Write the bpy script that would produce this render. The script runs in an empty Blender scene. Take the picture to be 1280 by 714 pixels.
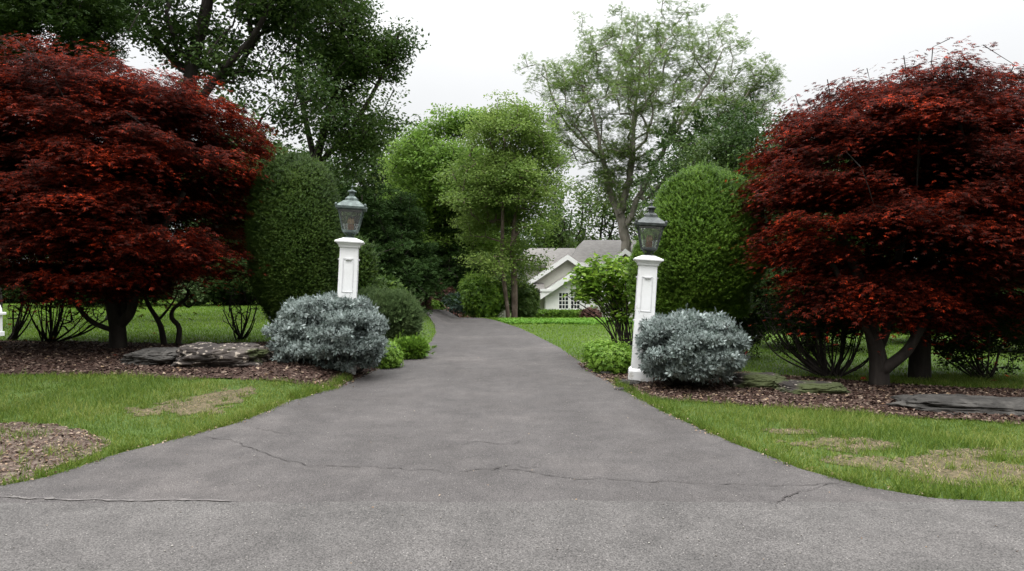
import bpy, bmesh, math, random
import numpy as np
from mathutils import Vector, noise as mnoise
R = math.radians
rng = np.random.default_rng(11)
random.seed(5)
C = bpy.context.scene.collection
sc = bpy.context.scene

# ------------------------------------------------------------------ camera, sky, sun, exposure
CAM_H, F_PX, HOR = 1.45, 850.0, 350.0
cam = bpy.data.cameras.new('camera'); cam_o = bpy.data.objects.new('camera', cam); C.objects.link(cam_o)
cam.sensor_width = 36.0; cam.lens = 36.0 * F_PX / 1280.0
cam.clip_start = 0.05; cam.clip_end = 2000
cam_o.location = (0, 0, CAM_H)
cam_o.rotation_euler = (math.pi/2 - math.atan((357 - HOR)/F_PX), 0, 0)
sc.camera = cam_o

SUN_EL, SUN_AZ = 58.0, 205.0            # azimuth clockwise from +Y: behind the camera, a little left
w = bpy.data.worlds.new('World'); sc.world = w; w.use_nodes = True
wn, wl = w.node_tree.nodes, w.node_tree.links
for n in list(wn): wn.remove(n)
sky = wn.new('ShaderNodeTexSky'); sky.sky_type = 'NISHITA'; sky.sun_disc = False
sky.sun_elevation = R(SUN_EL); sky.sun_rotation = R(SUN_AZ); sky.dust_density = 3.0
hsv = wn.new('ShaderNodeHueSaturation'); hsv.inputs['Saturation'].default_value = 0.18; hsv.inputs['Value'].default_value = 1.0
tc = wn.new('ShaderNodeTexCoord'); cl = wn.new('ShaderNodeTexNoise'); cl.inputs['Scale'].default_value = 1.6; cl.inputs['Detail'].default_value = 5
rampc = wn.new('ShaderNodeValToRGB')
rampc.color_ramp.elements[0].position = 0.3; rampc.color_ramp.elements[0].color = (8.9, 9.1, 9.35, 1)
rampc.color_ramp.elements[1].position = 0.7; rampc.color_ramp.elements[1].color = (10.3, 10.4, 10.5, 1)
mixs = wn.new('ShaderNodeMixRGB'); mixs.inputs[0].default_value = 0.86
bg = wn.new('ShaderNodeBackground'); bg.inputs['Strength'].default_value = 0.12
wo = wn.new('ShaderNodeOutputWorld')
wl.new(sky.outputs[0], hsv.inputs['Color']); wl.new(hsv.outputs[0], mixs.inputs[1])
wl.new(tc.outputs['Generated'], cl.inputs['Vector']); wl.new(cl.outputs['Fac'], rampc.inputs[0]); wl.new(rampc.outputs[0], mixs.inputs[2])
sx = wn.new('ShaderNodeSeparateXYZ'); wl.new(tc.outputs['Generated'], sx.inputs[0])
mx0 = wn.new('ShaderNodeMath'); mx0.operation = 'MAXIMUM'; mx0.inputs[1].default_value = 0.0; wl.new(sx.outputs['Z'], mx0.inputs[0])
pw = wn.new('ShaderNodeMath'); pw.operation = 'POWER'; pw.inputs[1].default_value = 3.2; wl.new(mx0.outputs[0], pw.inputs[0])
mrz = wn.new('ShaderNodeMath'); mrz.operation = 'MULTIPLY_ADD'; mrz.inputs[1].default_value = 6.2; mrz.inputs[2].default_value = 0.80; wl.new(pw.outputs[0], mrz.inputs[0])
vs = wn.new('ShaderNodeVectorMath'); vs.operation = 'SCALE'; wl.new(mixs.outputs[0], vs.inputs[0]); wl.new(mrz.outputs[0], vs.inputs[3])
wl.new(vs.outputs[0], bg.inputs['Color']); wl.new(bg.outputs[0], wo.inputs['Surface'])
sl = bpy.data.lights.new('sun', 'SUN'); sl.energy = 1.0; sl.angle = R(16); sl.color = (1.0, 0.965, 0.91)
so = bpy.data.objects.new('sun', sl); C.objects.link(so)
az = R(SUN_AZ); el = R(SUN_EL)
sdir = Vector((math.sin(az)*math.cos(el), math.cos(az)*math.cos(el), math.sin(el)))
so.rotation_euler = sdir.to_track_quat('Z', 'Y').to_euler()
sc.view_settings.view_transform = 'Standard'; sc.view_settings.look = 'None'
sc.view_settings.exposure = 0.0; sc.view_settings.gamma = 1.0
sc.cycles.use_denoising = True
sc.cycles.max_bounces = 6; sc.cycles.diffuse_bounces = 2; sc.cycles.transmission_bounces = 6; sc.cycles.transparent_max_bounces = 8

# ------------------------------------------------------------------ terrain height and helpers
def S(t):
    t = np.clip(t, 0, 1); return t*t*(3 - 2*t)
def zg(x, y):
    x = np.asarray(x, float); y = np.asarray(y, float)
    return 0.30*S((-2.05 - x)/.85)*S((y - 6.3)/3.6) - 1.6*S((y - 25)/14)*S((x + 6)/6)
def zf(x, y): return float(zg(x, y))
PIT = math.atan((357 - HOR)/F_PX)
def ray(px, py):
    v = np.array([(px - 640)/F_PX, 1.0, -(py - 357)/F_PX])
    c, s = math.cos(-PIT), math.sin(-PIT)
    v = np.array([v[0], v[1]*c - v[2]*s, v[1]*s + v[2]*c])
    return v / v[1]
def at(px, py, d):
    v = ray(px, py); return np.array([v[0]*d, d, CAM_H + v[2]*d])
def G(px, py):
    v = ray(px, py); d = 2.0
    while d < 120:
        if CAM_H + v[2]*d <= zf(v[0]*d, d): break
        d += 0.02
    return np.array([v[0]*d, d, zf(v[0]*d, d)])
def ground(x, y): return np.array([x, y, zf(x, y)])

def mesh_obj(name, V, F, mat, parent=None, smooth=False):
    """V (n,3) array; F (m,k) array or list of tuples."""
    me = bpy.data.meshes.new(name)
    V = np.asarray(V, np.float32)
    if isinstance(F, np.ndarray):
        m, k = F.shape
        me.vertices.add(len(V)); me.vertices.foreach_set('co', V.ravel())
        me.loops.add(m*k); me.loops.foreach_set('vertex_index', F.astype(np.int32).ravel())
        me.polygons.add(m); me.polygons.foreach_set('loop_start', np.arange(0, m*k, k, dtype=np.int32))
        me.polygons.foreach_set('loop_total', np.full(m, k, np.int32))
        me.update(calc_edges=True)
    else:
        me.from_pydata([tuple(v) for v in V], [], F); me.update()
    if smooth: me.polygons.foreach_set('use_smooth', np.ones(len(me.polygons), bool))
    if mat: me.materials.append(mat)
    o = bpy.data.objects.new(name, me); C.objects.link(o)
    if parent:
        o.parent = parent
        o.matrix_parent_inverse = parent.matrix_basis.inverted()
    return o
def tag(o, label=None, cat=None, group=None, kind=None):
    if label: o['label'] = label
    if cat: o['category'] = cat
    if group: o['group'] = group
    if kind: o['kind'] = kind
    return o
def thing(name, loc, label, cat, group=None):
    o = bpy.data.objects.new(name, None); C.objects.link(o); o.location = tuple(loc); o.empty_display_size = .2
    bpy.context.view_layer.update()
    return tag(o, label, cat, group)

class MB:
    def __init__(s): s.v = []; s.f = []
    def poly(s, pts, faces):
        b = len(s.v); s.v += [tuple(map(float, p)) for p in pts]; s.f += [tuple(b + i for i in f) for f in faces]
    def box(s, x0, x1, y0, y1, z0, z1):
        s.poly([(x0,y0,z0),(x1,y0,z0),(x1,y1,z0),(x0,y1,z0),(x0,y0,z1),(x1,y0,z1),(x1,y1,z1),(x0,y1,z1)],
               [(3,2,1,0),(4,5,6,7),(0,1,5,4),(1,2,6,5),(2,3,7,6),(3,0,4,7)])
    def frustum(s, w0, z0, w1, z1, cap=True):       # square frustum about the axis
        s.poly([(-w0,-w0,z0),(w0,-w0,z0),(w0,w0,z0),(-w0,w0,z0),(-w1,-w1,z1),(w1,-w1,z1),(w1,w1,z1),(-w1,w1,z1)],
               [(3,2,1,0),(4,5,6,7),(0,1,5,4),(1,2,6,5),(2,3,7,6),(3,0,4,7)])
    def stack(s, prof):                              # square profile [(halfwidth, z), ...]
        pts = []; n = len(prof)
        for hw, z in prof: pts += [(-hw,-hw,z),(hw,-hw,z),(hw,hw,z),(-hw,hw,z)]
        fs = [(3,2,1,0), tuple(4*(n-1)+i for i in range(4))]
        for i in range(n-1):
            for j in range(4): fs.append((4*i+j, 4*i+(j+1)%4, 4*i+4+(j+1)%4, 4*i+4+j))
        s.poly(pts, fs)
    def lathe(s, prof, n=16, cx=0, cy=0):
        pts = []; m = len(prof)
        for r, z in prof: pts += [(cx + r*math.cos(2*math.pi*k/n), cy + r*math.sin(2*math.pi*k/n), z) for k in range(n)]
        fs = [tuple(range(n))[::-1], tuple((m-1)*n + k for k in range(n))]
        for i in range(m-1):
            for k in range(n): fs.append((i*n+k, i*n+(k+1)%n, (i+1)*n+(k+1)%n, (i+1)*n+k))
        s.poly(pts, fs)
    def bar(s, a, b, r):                             # square bar between two points
        a = Vector(a); b = Vector(b); d = (b-a).normalized()
        u = d.cross(Vector((0,0,1)) if abs(d.z) < .9 else Vector((1,0,0))).normalized(); v = d.cross(u)
        pts = [a+u*r+v*r, a-u*r+v*r, a-u*r-v*r, a+u*r-v*r, b+u*r+v*r, b-u*r+v*r, b-u*r-v*r, b+u*r-v*r]
        s.poly(pts, [(0,1,2,3),(7,6,5,4),(0,4,5,1),(1,5,6,2),(2,6,7,3),(3,7,4,0)])
    def build(s, name, mat, parent=None, bevel=0, smooth=False):
        """vertices are local to the parent's origin"""
        me = bpy.data.meshes.new(name); me.from_pydata(s.v, [], s.f); me.materials.append(mat)
        bm = bmesh.new(); bm.from_mesh(me); bmesh.ops.recalc_face_normals(bm, faces=bm.faces)
        bm.to_mesh(me); bm.free()
        if smooth: me.polygons.foreach_set('use_smooth', np.ones(len(me.polygons), bool))
        o = bpy.data.objects.new(name, me); C.objects.link(o)
        if parent: o.parent = parent
        if bevel:
            b = o.modifiers.new('b', 'BEVEL'); b.width = bevel; b.segments = 2; b.limit_method = 'ANGLE'; b.angle_limit = R(30)
        return o

# ------------------------------------------------------------------ materials
def new_mat(name):
    m = bpy.data.materials.new(name); m.use_nodes = True
    return m, m.node_tree.nodes, m.node_tree.links, m.node_tree.nodes['Principled BSDF']
def ramp(nodes, cols, pos=None):
    r = nodes.new('ShaderNodeValToRGB'); e = r.color_ramp.elements
    pos = pos or [i/(len(cols)-1) for i in range(len(cols))]
    while len(e) < len(cols): e.new(0.5)
    for i, c in enumerate(cols):
        e[i].position = pos[i]; e[i].color = (*c, 1)
    return r
def leaf_mat(name, cols, trans=0.35, rough=0.5, nscale=0.8, wnoise=0.55, spec=0.15, tcol=1.5):
    m, N, L, P = new_mat(name)
    geo = N.new('ShaderNodeNewGeometry'); tcn = N.new('ShaderNodeTexCoord')
    nz = N.new('ShaderNodeTexNoise'); nz.inputs['Scale'].default_value = nscale; nz.inputs['Detail'].default_value = 3
    L.new(tcn.outputs['Object'], nz.inputs['Vector'])
    mr = N.new('ShaderNodeMapRange'); mr.inputs[1].default_value = 0.3; mr.inputs[2].default_value = 0.7
    L.new(nz.outputs['Fac'], mr.inputs[0])
    mx = N.new('ShaderNodeMix'); mx.data_type = 'FLOAT'; mx.inputs[0].default_value = wnoise
    L.new(geo.outputs['Random Per Island'], mx.inputs[2]); L.new(mr.outputs[0], mx.inputs[3])
    rp = ramp(N, cols); L.new(mx.outputs[0], rp.inputs[0])
    P.inputs['Roughness'].default_value = rough; P.inputs['Specular IOR Level'].default_value = spec
    L.new(rp.outputs[0], P.inputs['Base Color'])
    if trans > 0:
        tr = N.new('ShaderNodeBsdfTranslucent'); g = N.new('ShaderNodeVectorMath'); g.operation = 'SCALE'; g.inputs[3].default_value = tcol
        L.new(rp.outputs[0], g.inputs[0]); L.new(g.outputs[0], tr.inputs['Color'])
        ms = N.new('ShaderNodeMixShader'); ms.inputs[0].default_value = trans
        L.new(P.outputs[0], ms.inputs[1]); L.new(tr.outputs[0], ms.inputs[2]); L.new(ms.outputs[0], N['Material Output'].inputs['Surface'])
    return m
def surf_mat(name, cols, scale=8, rough=0.9, bump=0.3, bscale=None, pos=None, detail=8, spec=0.3, dist=0.0, stretch=None, bdist=0.02):
    m, N, L, P = new_mat(name)
    tcn = N.new('ShaderNodeTexCoord'); mp = N.new('ShaderNodeMapping')
    if stretch: mp.inputs['Scale'].default_value = stretch
    L.new(tcn.outputs['Object'], mp.inputs[0])
    nz = N.new('ShaderNodeTexNoise'); nz.inputs['Scale'].default_value = scale; nz.inputs['Detail'].default_value = detail; nz.inputs['Distortion'].default_value = dist
    nz.inputs['Roughness'].default_value = 0.65
    L.new(mp.outputs[0], nz.inputs['Vector'])
    rp = ramp(N, cols, pos or [0.3 + 0.4*i/(len(cols)-1) for i in range(len(cols))]); L.new(nz.outputs['Fac'], rp.inputs[0])
    L.new(rp.outputs[0], P.inputs['Base Color']); P.inputs['Roughness'].default_value = rough; P.inputs['Specular IOR Level'].default_value = spec
    if bump:
        b = N.new('ShaderNodeBump'); b.inputs['Strength'].default_value = bump; b.inputs['Distance'].default_value = bdist
        n2 = N.new('ShaderNodeTexNoise'); n2.inputs['Scale'].default_value = bscale or scale*3; n2.inputs['Detail'].default_value = 6
        L.new(mp.outputs[0], n2.inputs['Vector']); L.new(n2.outputs['Fac'], b.inputs['Height']); L.new(b.outputs[0], P.inputs['Normal'])
    return m
def asphalt(name, base, warm, coarse, patch):
    m, N, L, P = new_mat(name)
    tcn = N.new('ShaderNodeTexCoord')
    def nse(sc_, det=4, rgh=.6, st=None):
        n = N.new('ShaderNodeTexNoise'); n.inputs['Scale'].default_value = sc_; n.inputs['Detail'].default_value = det; n.inputs['Roughness'].default_value = rgh
        if st:
            mp = N.new('ShaderNodeMapping'); mp.inputs['Scale'].default_value = st
            L.new(tcn.outputs['Object'], mp.inputs[0]); L.new(mp.outputs[0], n.inputs['Vector'])
        else: L.new(tcn.outputs['Object'], n.inputs['Vector'])
        return n
    big = nse(0.55, 5, .6); mid = nse(3.5, 6, .7); fine = nse(coarse, 2, .5); track = nse(0.6, 3, .5, (3.2, .35, 1))
    r1 = ramp(N, [tuple(c*(1-patch) for c in base), warm, tuple(c*(1+patch) for c in base)], [.32, .5, .68]); L.new(big.outputs['Fac'], r1.inputs[0])
    def mul(a, fac_out, lo, hi, p0=.3, p1=.7):
        mr = N.new('ShaderNodeMapRange'); mr.inputs[1].default_value = p0; mr.inputs[2].default_value = p1; mr.inputs[3].default_value = lo; mr.inputs[4].default_value = hi
        L.new(fac_out, mr.inputs[0]); v = N.new('ShaderNodeVectorMath'); v.operation = 'SCALE'
        L.new(a, v.inputs[0]); L.new(mr.outputs[0], v.inputs[3]); return v.outputs[0]
    c = mul(r1.outputs[0], mid.outputs['Fac'], .80, 1.2)
    c = mul(c, fine.outputs['Fac'], .35, 1.75)
    c = mul(c, track.outputs['Fac'], .9, 1.1)
    vo = N.new('ShaderNodeTexVoronoi'); vo.inputs['Scale'].default_value = coarse*.3; L.new(tcn.outputs['Object'], vo.inputs['Vector'])
    gt = N.new('ShaderNodeMath'); gt.operation = 'LESS_THAN'; gt.inputs[1].default_value = .13; L.new(vo.outputs['Distance'], gt.inputs[0])
    sep = N.new('ShaderNodeSeparateColor'); L.new(vo.outputs['Color'], sep.inputs[0])
    g2 = N.new('ShaderNodeMath'); g2.operation = 'GREATER_THAN'; g2.inputs[1].default_value = .72; L.new(sep.outputs[0], g2.inputs[0])
    mm = N.new('ShaderNodeMath'); mm.operation = 'MULTIPLY'; L.new(gt.outputs[0], mm.inputs[0]); L.new(g2.outputs[0], mm.inputs[1])
    mx = N.new('ShaderNodeMixRGB'); mx.inputs[2].default_value = (.27, .25, .23, 1); L.new(mm.outputs[0], mx.inputs[0]); L.new(c, mx.inputs[1])
    L.new(mx.outputs[0], P.inputs['Base Color'])
    P.inputs['Roughness'].default_value = .88; P.inputs['Specular IOR Level'].default_value = .3
    b = N.new('ShaderNodeBump'); b.inputs['Strength'].default_value = .7; b.inputs['Distance'].default_value = .004
    L.new(fine.outputs['Fac'], b.inputs['Height']); L.new(b.outputs[0], P.inputs['Normal'])
    return m
def plain(name, col, rough=.5, metal=0, spec=.5):
    m, N, L, P = new_mat(name)
    P.inputs['Base Color'].default_value = (*col, 1); P.inputs['Roughness'].default_value = rough; P.inputs['Metallic'].default_value = metal
    P.inputs['Specular IOR Level'].default_value = spec
    return m

M_road = asphalt('road_asphalt', (.075,.070,.066), (.078,.072,.068), 130, .10)
M_drive = asphalt('driveway_asphalt', (.071,.0635,.060), (.064,.058,.0555), 150, .17)
M_crack = plain('crack_tar', (.04,.034,.032), .9)
M_soil = surf_mat('soil', [(.07,.035,.022),(.13,.075,.05),(.19,.13,.10)], 5, bump=.5)
M_mulch = surf_mat('mulch', [(.022,.011,.008),(.045,.025,.018),(.085,.055,.042)], 14, bump=.8, bscale=45)
M_lawn = surf_mat('lawn', [(.035,.062,.010),(.052,.088,.014),(.085,.085,.035)], 1.1, bump=.4, bscale=30, pos=[.3,.55,.74])
M_blade = leaf_mat('grass_blade', [(.040,.080,.011),(.078,.132,.018),(.14,.185,.03),(.28,.27,.09)], .35, .5, .9, .4)
M_blade_far = leaf_mat('lawn_blade', [(.075,.145,.015),(.12,.205,.022),(.185,.265,.042)], .35, .6, .35, .6)
M_ground = leaf_mat('groundcover_leaf', [(.07,.17,.02),(.12,.25,.03),(.19,.33,.05)], .3, .45)
M_chip = leaf_mat('bark_chip', [(.020,.010,.008),(.045,.024,.018),(.075,.048,.037),(.24,.18,.14)], 0, .85, 5, .2)
M_dead = leaf_mat('dead_leaf', [(.14,.08,.045),(.24,.17,.11),(.36,.28,.21)], .1, .7, 3, .2)
M_bark = surf_mat('bark_dark', [(.014,.011,.009),(.030,.024,.020),(.055,.045,.038)], 6, bump=.9, stretch=(1,1,.25))
M_barkg = surf_mat('bark_grey', [(.10,.09,.075),(.20,.18,.15),(.30,.28,.23)], 5, bump=.8, stretch=(1,1,.25))
M_barkb = surf_mat('bark_birch', [(.07,.05,.038),(.13,.095,.075),(.24,.19,.16)], 5, bump=.8, stretch=(1,1,.6))
M_red = leaf_mat('maple_leaf_red', [(.010,.005,.004),(.020,.006,.004),(.050,.008,.005),(.15,.015,.005),(.50,.048,.011)], .22, .7, 1.5, .4, spec=.05, tcol=1.8)
M_yew = leaf_mat('yew_needle', [(.014,.032,.006),(.030,.064,.010),(.065,.115,.018),(.125,.18,.034)], .15, .45, 2.2, .3)
M_yew2 = leaf_mat('yew_needle_fresh', [(.03,.07,.009),(.065,.135,.014),(.125,.225,.024),(.22,.34,.045)], .15, .45, 2.2, .3)
M_spruce = leaf_mat('blue_spruce_needle', [(.06,.085,.07),(.15,.185,.165),(.28,.325,.305),(.46,.51,.49)], .08, .5, 4, .25)
M_mugo = leaf_mat('pine_needle', [(.05,.085,.03),(.09,.14,.05),(.15,.20,.08)], .12, .5, 3, .3)
M_azal = leaf_mat('azalea_leaf', [(.07,.15,.02),(.14,.25,.03),(.24,.36,.06)], .3, .4, 3, .3)
M_vib = leaf_mat('viburnum_leaf', [(.05,.11,.012),(.13,.23,.025),(.32,.44,.07)], .38, .35, 2, .35)
M_oak = leaf_mat('dark_tree_leaf', [(.014,.034,.009),(.030,.060,.014),(.06,.10,.024),(.11,.155,.04)], .25, .5, .35, .5)
M_oak2 = leaf_mat('maple_tree_leaf', [(.026,.052,.013),(.048,.09,.019),(.09,.14,.032),(.18,.21,.06)], .3, .5, .3, .55)
M_bright = leaf_mat('bright_tree_leaf', [(.065,.125,.02),(.12,.205,.034),(.21,.30,.06)], .42, .5, .35, .45)
M_birch = leaf_mat('birch_leaf', [(.075,.13,.026),(.135,.205,.042),(.23,.30,.078)], .4, .5, .4, .45)
M_locust = leaf_mat('locust_leaf', [(.06,.10,.024),(.11,.165,.04),(.20,.27,.08)], .35, .5, .25, .5)
M_hemlock = leaf_mat('hemlock_needle', [(.010,.024,.006),(.022,.046,.011),(.05,.085,.022)], .15, .7, .8, .5, spec=.04)
M_spruceg = leaf_mat('conifer_needle', [(.014,.032,.008),(.032,.062,.012),(.07,.115,.024)], .2, .55, .8, .45)
M_far = leaf_mat('woodland_leaf', [(.02,.042,.011),(.042,.076,.019),(.08,.125,.035)], .25, .6, .12, .6)
M_purple = leaf_mat('purple_leaf', [(.05,.022,.02),(.10,.045,.035),(.16,.09,.06)], .2, .5, 1, .5)
M_juni = leaf_mat('juniper_needle', [(.05,.08,.06),(.09,.14,.11),(.15,.21,.17)], .1, .6, 2, .4)
M_dkshrub = leaf_mat('shade_dark_shrub_leaf', [(.008,.017,.004),(.016,.030,.007),(.036,.056,.013)], .1, .8, 1, .5, spec=.02)  # leaf colour lowered so the understory shade is part of it
M_bed = leaf_mat('flower_petal', [(.35,.12,.10),(.5,.25,.22),(.55,.45,.3)], .2, .6, 3, .2)
def rock_mat(name, moss):
    m, N, L, P = new_mat(name)
    tcn = N.new('ShaderNodeTexCoord')
    def nse(s_, d_=6):
        n = N.new('ShaderNodeTexNoise'); n.inputs['Scale'].default_value = s_; n.inputs['Detail'].default_value = d_; L.new(tcn.outputs['Object'], n.inputs['Vector']); return n
    a = nse(3.5, 9); rp = ramp(N, [(.014,.011,.009),(.035,.027,.023),(.08,.066,.055)], [.32,.5,.7]); L.new(a.outputs['Fac'], rp.inputs[0])
    b = nse(13, 7); lk = ramp(N, [(0,0,0),(1,1,1)], [.57,.63]); L.new(b.outputs['Fac'], lk.inputs[0])
    m1 = N.new('ShaderNodeMixRGB'); m1.inputs[2].default_value = (.26,.22,.18,1); L.new(lk.outputs[0], m1.inputs[0]); L.new(rp.outputs[0], m1.inputs[1])
    c = nse(2.6, 7); mk = ramp(N, [(0,0,0),(1,1,1)], [.62-.2*moss, .70-.2*moss]); L.new(c.outputs['Fac'], mk.inputs[0])
    m2 = N.new('ShaderNodeMixRGB'); m2.inputs[2].default_value = (.045,.055,.016,1); L.new(mk.outputs[0], m2.inputs[0]); L.new(m1.outputs[0], m2.inputs[1])
    L.new(m2.outputs[0], P.inputs['Base Color']); P.inputs['Roughness'].default_value = .92
    bp = N.new('ShaderNodeBump'); bp.inputs['Strength'].default_value = .8; bp.inputs['Distance'].default_value = .02; L.new(a.outputs['Fac'], bp.inputs['Height']); L.new(bp.outputs[0], P.inputs['Normal'])
    return m
M_rock = rock_mat('fieldstone', 0); M_rockm = rock_mat('mossy_fieldstone', 1)
M_ledge = surf_mat('ledge_stone', [(.018,.016,.014),(.04,.037,.033),(.085,.078,.07)], 4.5, bump=.9, dist=.6)
M_white = surf_mat('white_paint', [(.70,.70,.69),(.79,.79,.785),(.83,.83,.83)], 3, rough=.4, bump=.05, bscale=60, spec=.5)
def post_mat():
    m = M_white; N, L = m.node_tree.nodes, m.node_tree.links; P = N['Principled BSDF']; src = P.inputs['Base Color'].links[0].from_socket
    tcn = N.new('ShaderNodeTexCoord'); sp = N.new('ShaderNodeSeparateXYZ'); L.new(tcn.outputs['Object'], sp.inputs[0])
    nz = N.new('ShaderNodeTexNoise'); nz.inputs['Scale'].default_value = 9; nz.inputs['Detail'].default_value = 8; nz.inputs['Roughness'].default_value = .7; L.new(tcn.outputs['Object'], nz.inputs['Vector'])
    a = N.new('ShaderNodeMath'); a.operation = 'MULTIPLY_ADD'; a.inputs[1].default_value = -.9; a.inputs[2].default_value = .06; L.new(sp.outputs['Z'], a.inputs[0])
    b = N.new('ShaderNodeMath'); b.operation = 'MAXIMUM'; b.inputs[1].default_value = -.12; L.new(a.outputs[0], b.inputs[0])
    c = N.new('ShaderNodeMath'); c.operation = 'ADD'; L.new(b.outputs[0], c.inputs[0]); L.new(nz.outputs['Fac'], c.inputs[1])
    r = ramp(N, [(0,0,0),(.75,.75,.75)], [.50,.66]); L.new(c.outputs[0], r.inputs[0])
    mx = N.new('ShaderNodeMixRGB'); mx.inputs[2].default_value = (.33,.30,.23,1); L.new(r.outputs[0], mx.inputs[0]); L.new(src, mx.inputs[1]); L.new(mx.outputs[0], P.inputs['Base Color'])
post_mat()
M_groove = plain('panel_grey', (.62,.62,.62), .5)
M_verd = surf_mat('verdigris_copper', [(.035,.045,.042),(.075,.10,.09),(.17,.22,.20)], 14, rough=.6, bump=.3, bscale=60, spec=.5)
M_verdd = surf_mat('dark_bronze', [(.014,.017,.016),(.03,.036,.034),(.08,.095,.088)], 14, rough=.5, bump=.3, bscale=60, spec=.5)
M_candle = plain('candle_cream', (.85,.60,.35), .4)
M_brass = plain('brass', (.62,.33,.17), .45, .2)
def glass_mat():
    m, N, L, P = new_mat('lantern_glass')
    g = N.new('ShaderNodeBsdfGlossy'); g.inputs['Roughness'].default_value = .06; g.inputs['Color'].default_value = (.9,.93,.93,1)
    t = N.new('ShaderNodeBsdfTransparent'); t.inputs['Color'].default_value = (.95,.96,.95,1)
    fr = N.new('ShaderNodeFresnel'); fr.inputs['IOR'].default_value = 1.45
    ad = N.new('ShaderNodeMath'); ad.operation = 'ADD'; ad.inputs[1].default_value = .05; L.new(fr.outputs[0], ad.inputs[0])
    ms = N.new('ShaderNodeMixShader'); L.new(ad.outputs[0], ms.inputs[0]); L.new(t.outputs[0], ms.inputs[1]); L.new(g.outputs[0], ms.inputs[2])
    L.new(ms.outputs[0], N['Material Output'].inputs['Surface']); return m
M_glass = glass_mat()
M_wing = plain('window_glass', (.02,.024,.028), .06, 0, .8)
M_siding = surf_mat('cream_siding', [(.52,.51,.44),(.60,.59,.51),(.66,.65,.57)], 2, bump=.2)
M_stucco = surf_mat('pale_siding', [(.70,.70,.66),(.76,.76,.72),(.80,.80,.76)], 2, bump=.1)
M_shingle = surf_mat('roof_shingle', [(.14,.130,.120),(.18,.168,.156),(.23,.217,.202)], 3, bump=.5, bscale=14, stretch=(1,1,3))
M_trim = plain('house_trim', (.76,.76,.74), .5)
M_brick = surf_mat('red_brick', [(.20,.07,.05),(.30,.12,.08)], 8)

# ------------------------------------------------------------------ vector scattering
def unit(v): return v / np.maximum(np.linalg.norm(v, axis=-1, keepdims=True), 1e-9)
def frames(nrm, spin=None, r=rng):
    """rotation matrices whose z column is nrm, random spin"""
    n = unit(nrm); N_ = len(n)
    ref = np.where(np.abs(n[:, 2:3]) < .9, np.array([[0, 0, 1.]]), np.array([[1., 0, 0]]))
    u = unit(np.cross(ref, n)); v = np.cross(n, u)
    a = r.uniform(0, 2*math.pi, N_) if spin is None else spin
    c, s = np.cos(a)[:, None], np.sin(a)[:, None]
    return np.stack([u*c + v*s, -u*s + v*c, n], axis=2)
def frames_y(ydir, up):
    y = unit(ydir); x = unit(np.cross(y, up)); z = np.cross(x, y)
    return np.stack([x, y, z], axis=2)
def scatter(name, tv, tf, pos, rot, scale, mat, parent=None, smooth=False):
    tv = np.asarray(tv, float); tf = np.asarray(tf, int); n = len(pos)
    sc_ = np.asarray(scale, float)
    sc_ = sc_.reshape(n, 1, -1) if sc_.ndim else np.full((n, 1, 1), float(sc_))
    V = np.einsum('nij,nkj->nki', rot, tv[None]*sc_) + pos[:, None, :]
    F = tf[None] + (np.arange(n)*len(tv))[:, None, None]
    return mesh_obj(name, V.reshape(-1, 3), F.reshape(-1, tf.shape[1]), mat, parent, smooth)
# templates ---------------------------------------------------------
T_LEAF = ([(0,0,0),(.30,.42,.06),(0,1,0),(-.30,.42,.06)], [(0,1,2,3)])
T_BLADE = ([(-.5,0,0),(.5,0,0),(.32,.12,.55),(-.32,.12,.55),(.05,.42,1.0),(-.05,.42,1.0)], [(0,1,2,3),(3,2,4,5)])
def palmate(angs, lens, wd=.13, droop=.18):
    v = []; f = []
    for a, l in zip(angs, lens):
        c, s = math.sin(R(a)), math.cos(R(a)); b = len(v)
        v += [(0,0,0), (c*l*.5 + s*wd*l, s*l*.5 - c*wd*l, -.03), (c*l, s*l, -droop*l), (c*l*.5 - s*wd*l, s*l*.5 + c*wd*l, -.03)]
        f.append((b, b+1, b+2, b+3))
    return v, f
T_MAPLE = palmate([-78,-38,0,38,78], [.62,.9,1,.9,.62])
def shoot(n, L_, nl, w_, spread=.6, seed=1):
    """a conifer shoot along +z with needles round it (triangles)"""
    r = np.random.default_rng(seed); v = []; f = []
    for i in range(n):
        t = (i + .5)/n; a = i*2.4; z = t*L_*.85
        out = spread*(1 - .35*t); d = np.array([math.cos(a)*out, math.sin(a)*out, 1 - out*.6]); d /= np.linalg.norm(d)
        s = np.cross(d, [0,0,1.]); s /= max(np.linalg.norm(s), 1e-6)
        p = np.array([0,0,z]); ln = nl*(1 - .3*t)*r.uniform(.8, 1.15); b = len(v)
        v += [p - s*w_, p + s*w_, p + d*ln]; f.append((b, b+1, b+2))
    return v, f
T_SPRUCE = shoot(48, 1.0, .46, .020, 1.35)
T_YEW = shoot(20, 1.0, .42, .06, 1.0, 2)
T_PINE = shoot(20, .8, .85, .035, .55, 3)
T_SPRIG = ([(0,0,0),(.22,.2,.05),(.1,.55,0),(-.12,.3,.03), (.1,.3,0),(.42,.42,.08),(.5,.8,-.03),(.2,.6,.05), (-.1,.3,.02),(-.2,.65,.0),(-.5,.75,.05),(-.4,.4,.1), (0,.55,0),(.15,.8,.06),(0,1.1,0),(-.15,.8,.05)],
           [(0,1,2,3),(4,5,6,7),(8,9,10,11),(12,13,14,15)])
def feather(n=6):                                   # a compound leaf: leaflets along a stalk
    v = []; f = []
    for i in range(n):
        t = .12 + .88*i/n
        for s in (-1, 1):
            b = len(v); v += [(0,t,0),(s*.16,t+.02,.02),(s*.30,t+.14,-.03),(s*.12,t+.13,.01)]; f.append((b,b+1,b+2,b+3) if s > 0 else (b+3,b+2,b+1,b))
    return v, f
T_FEATHER = feather()

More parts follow.
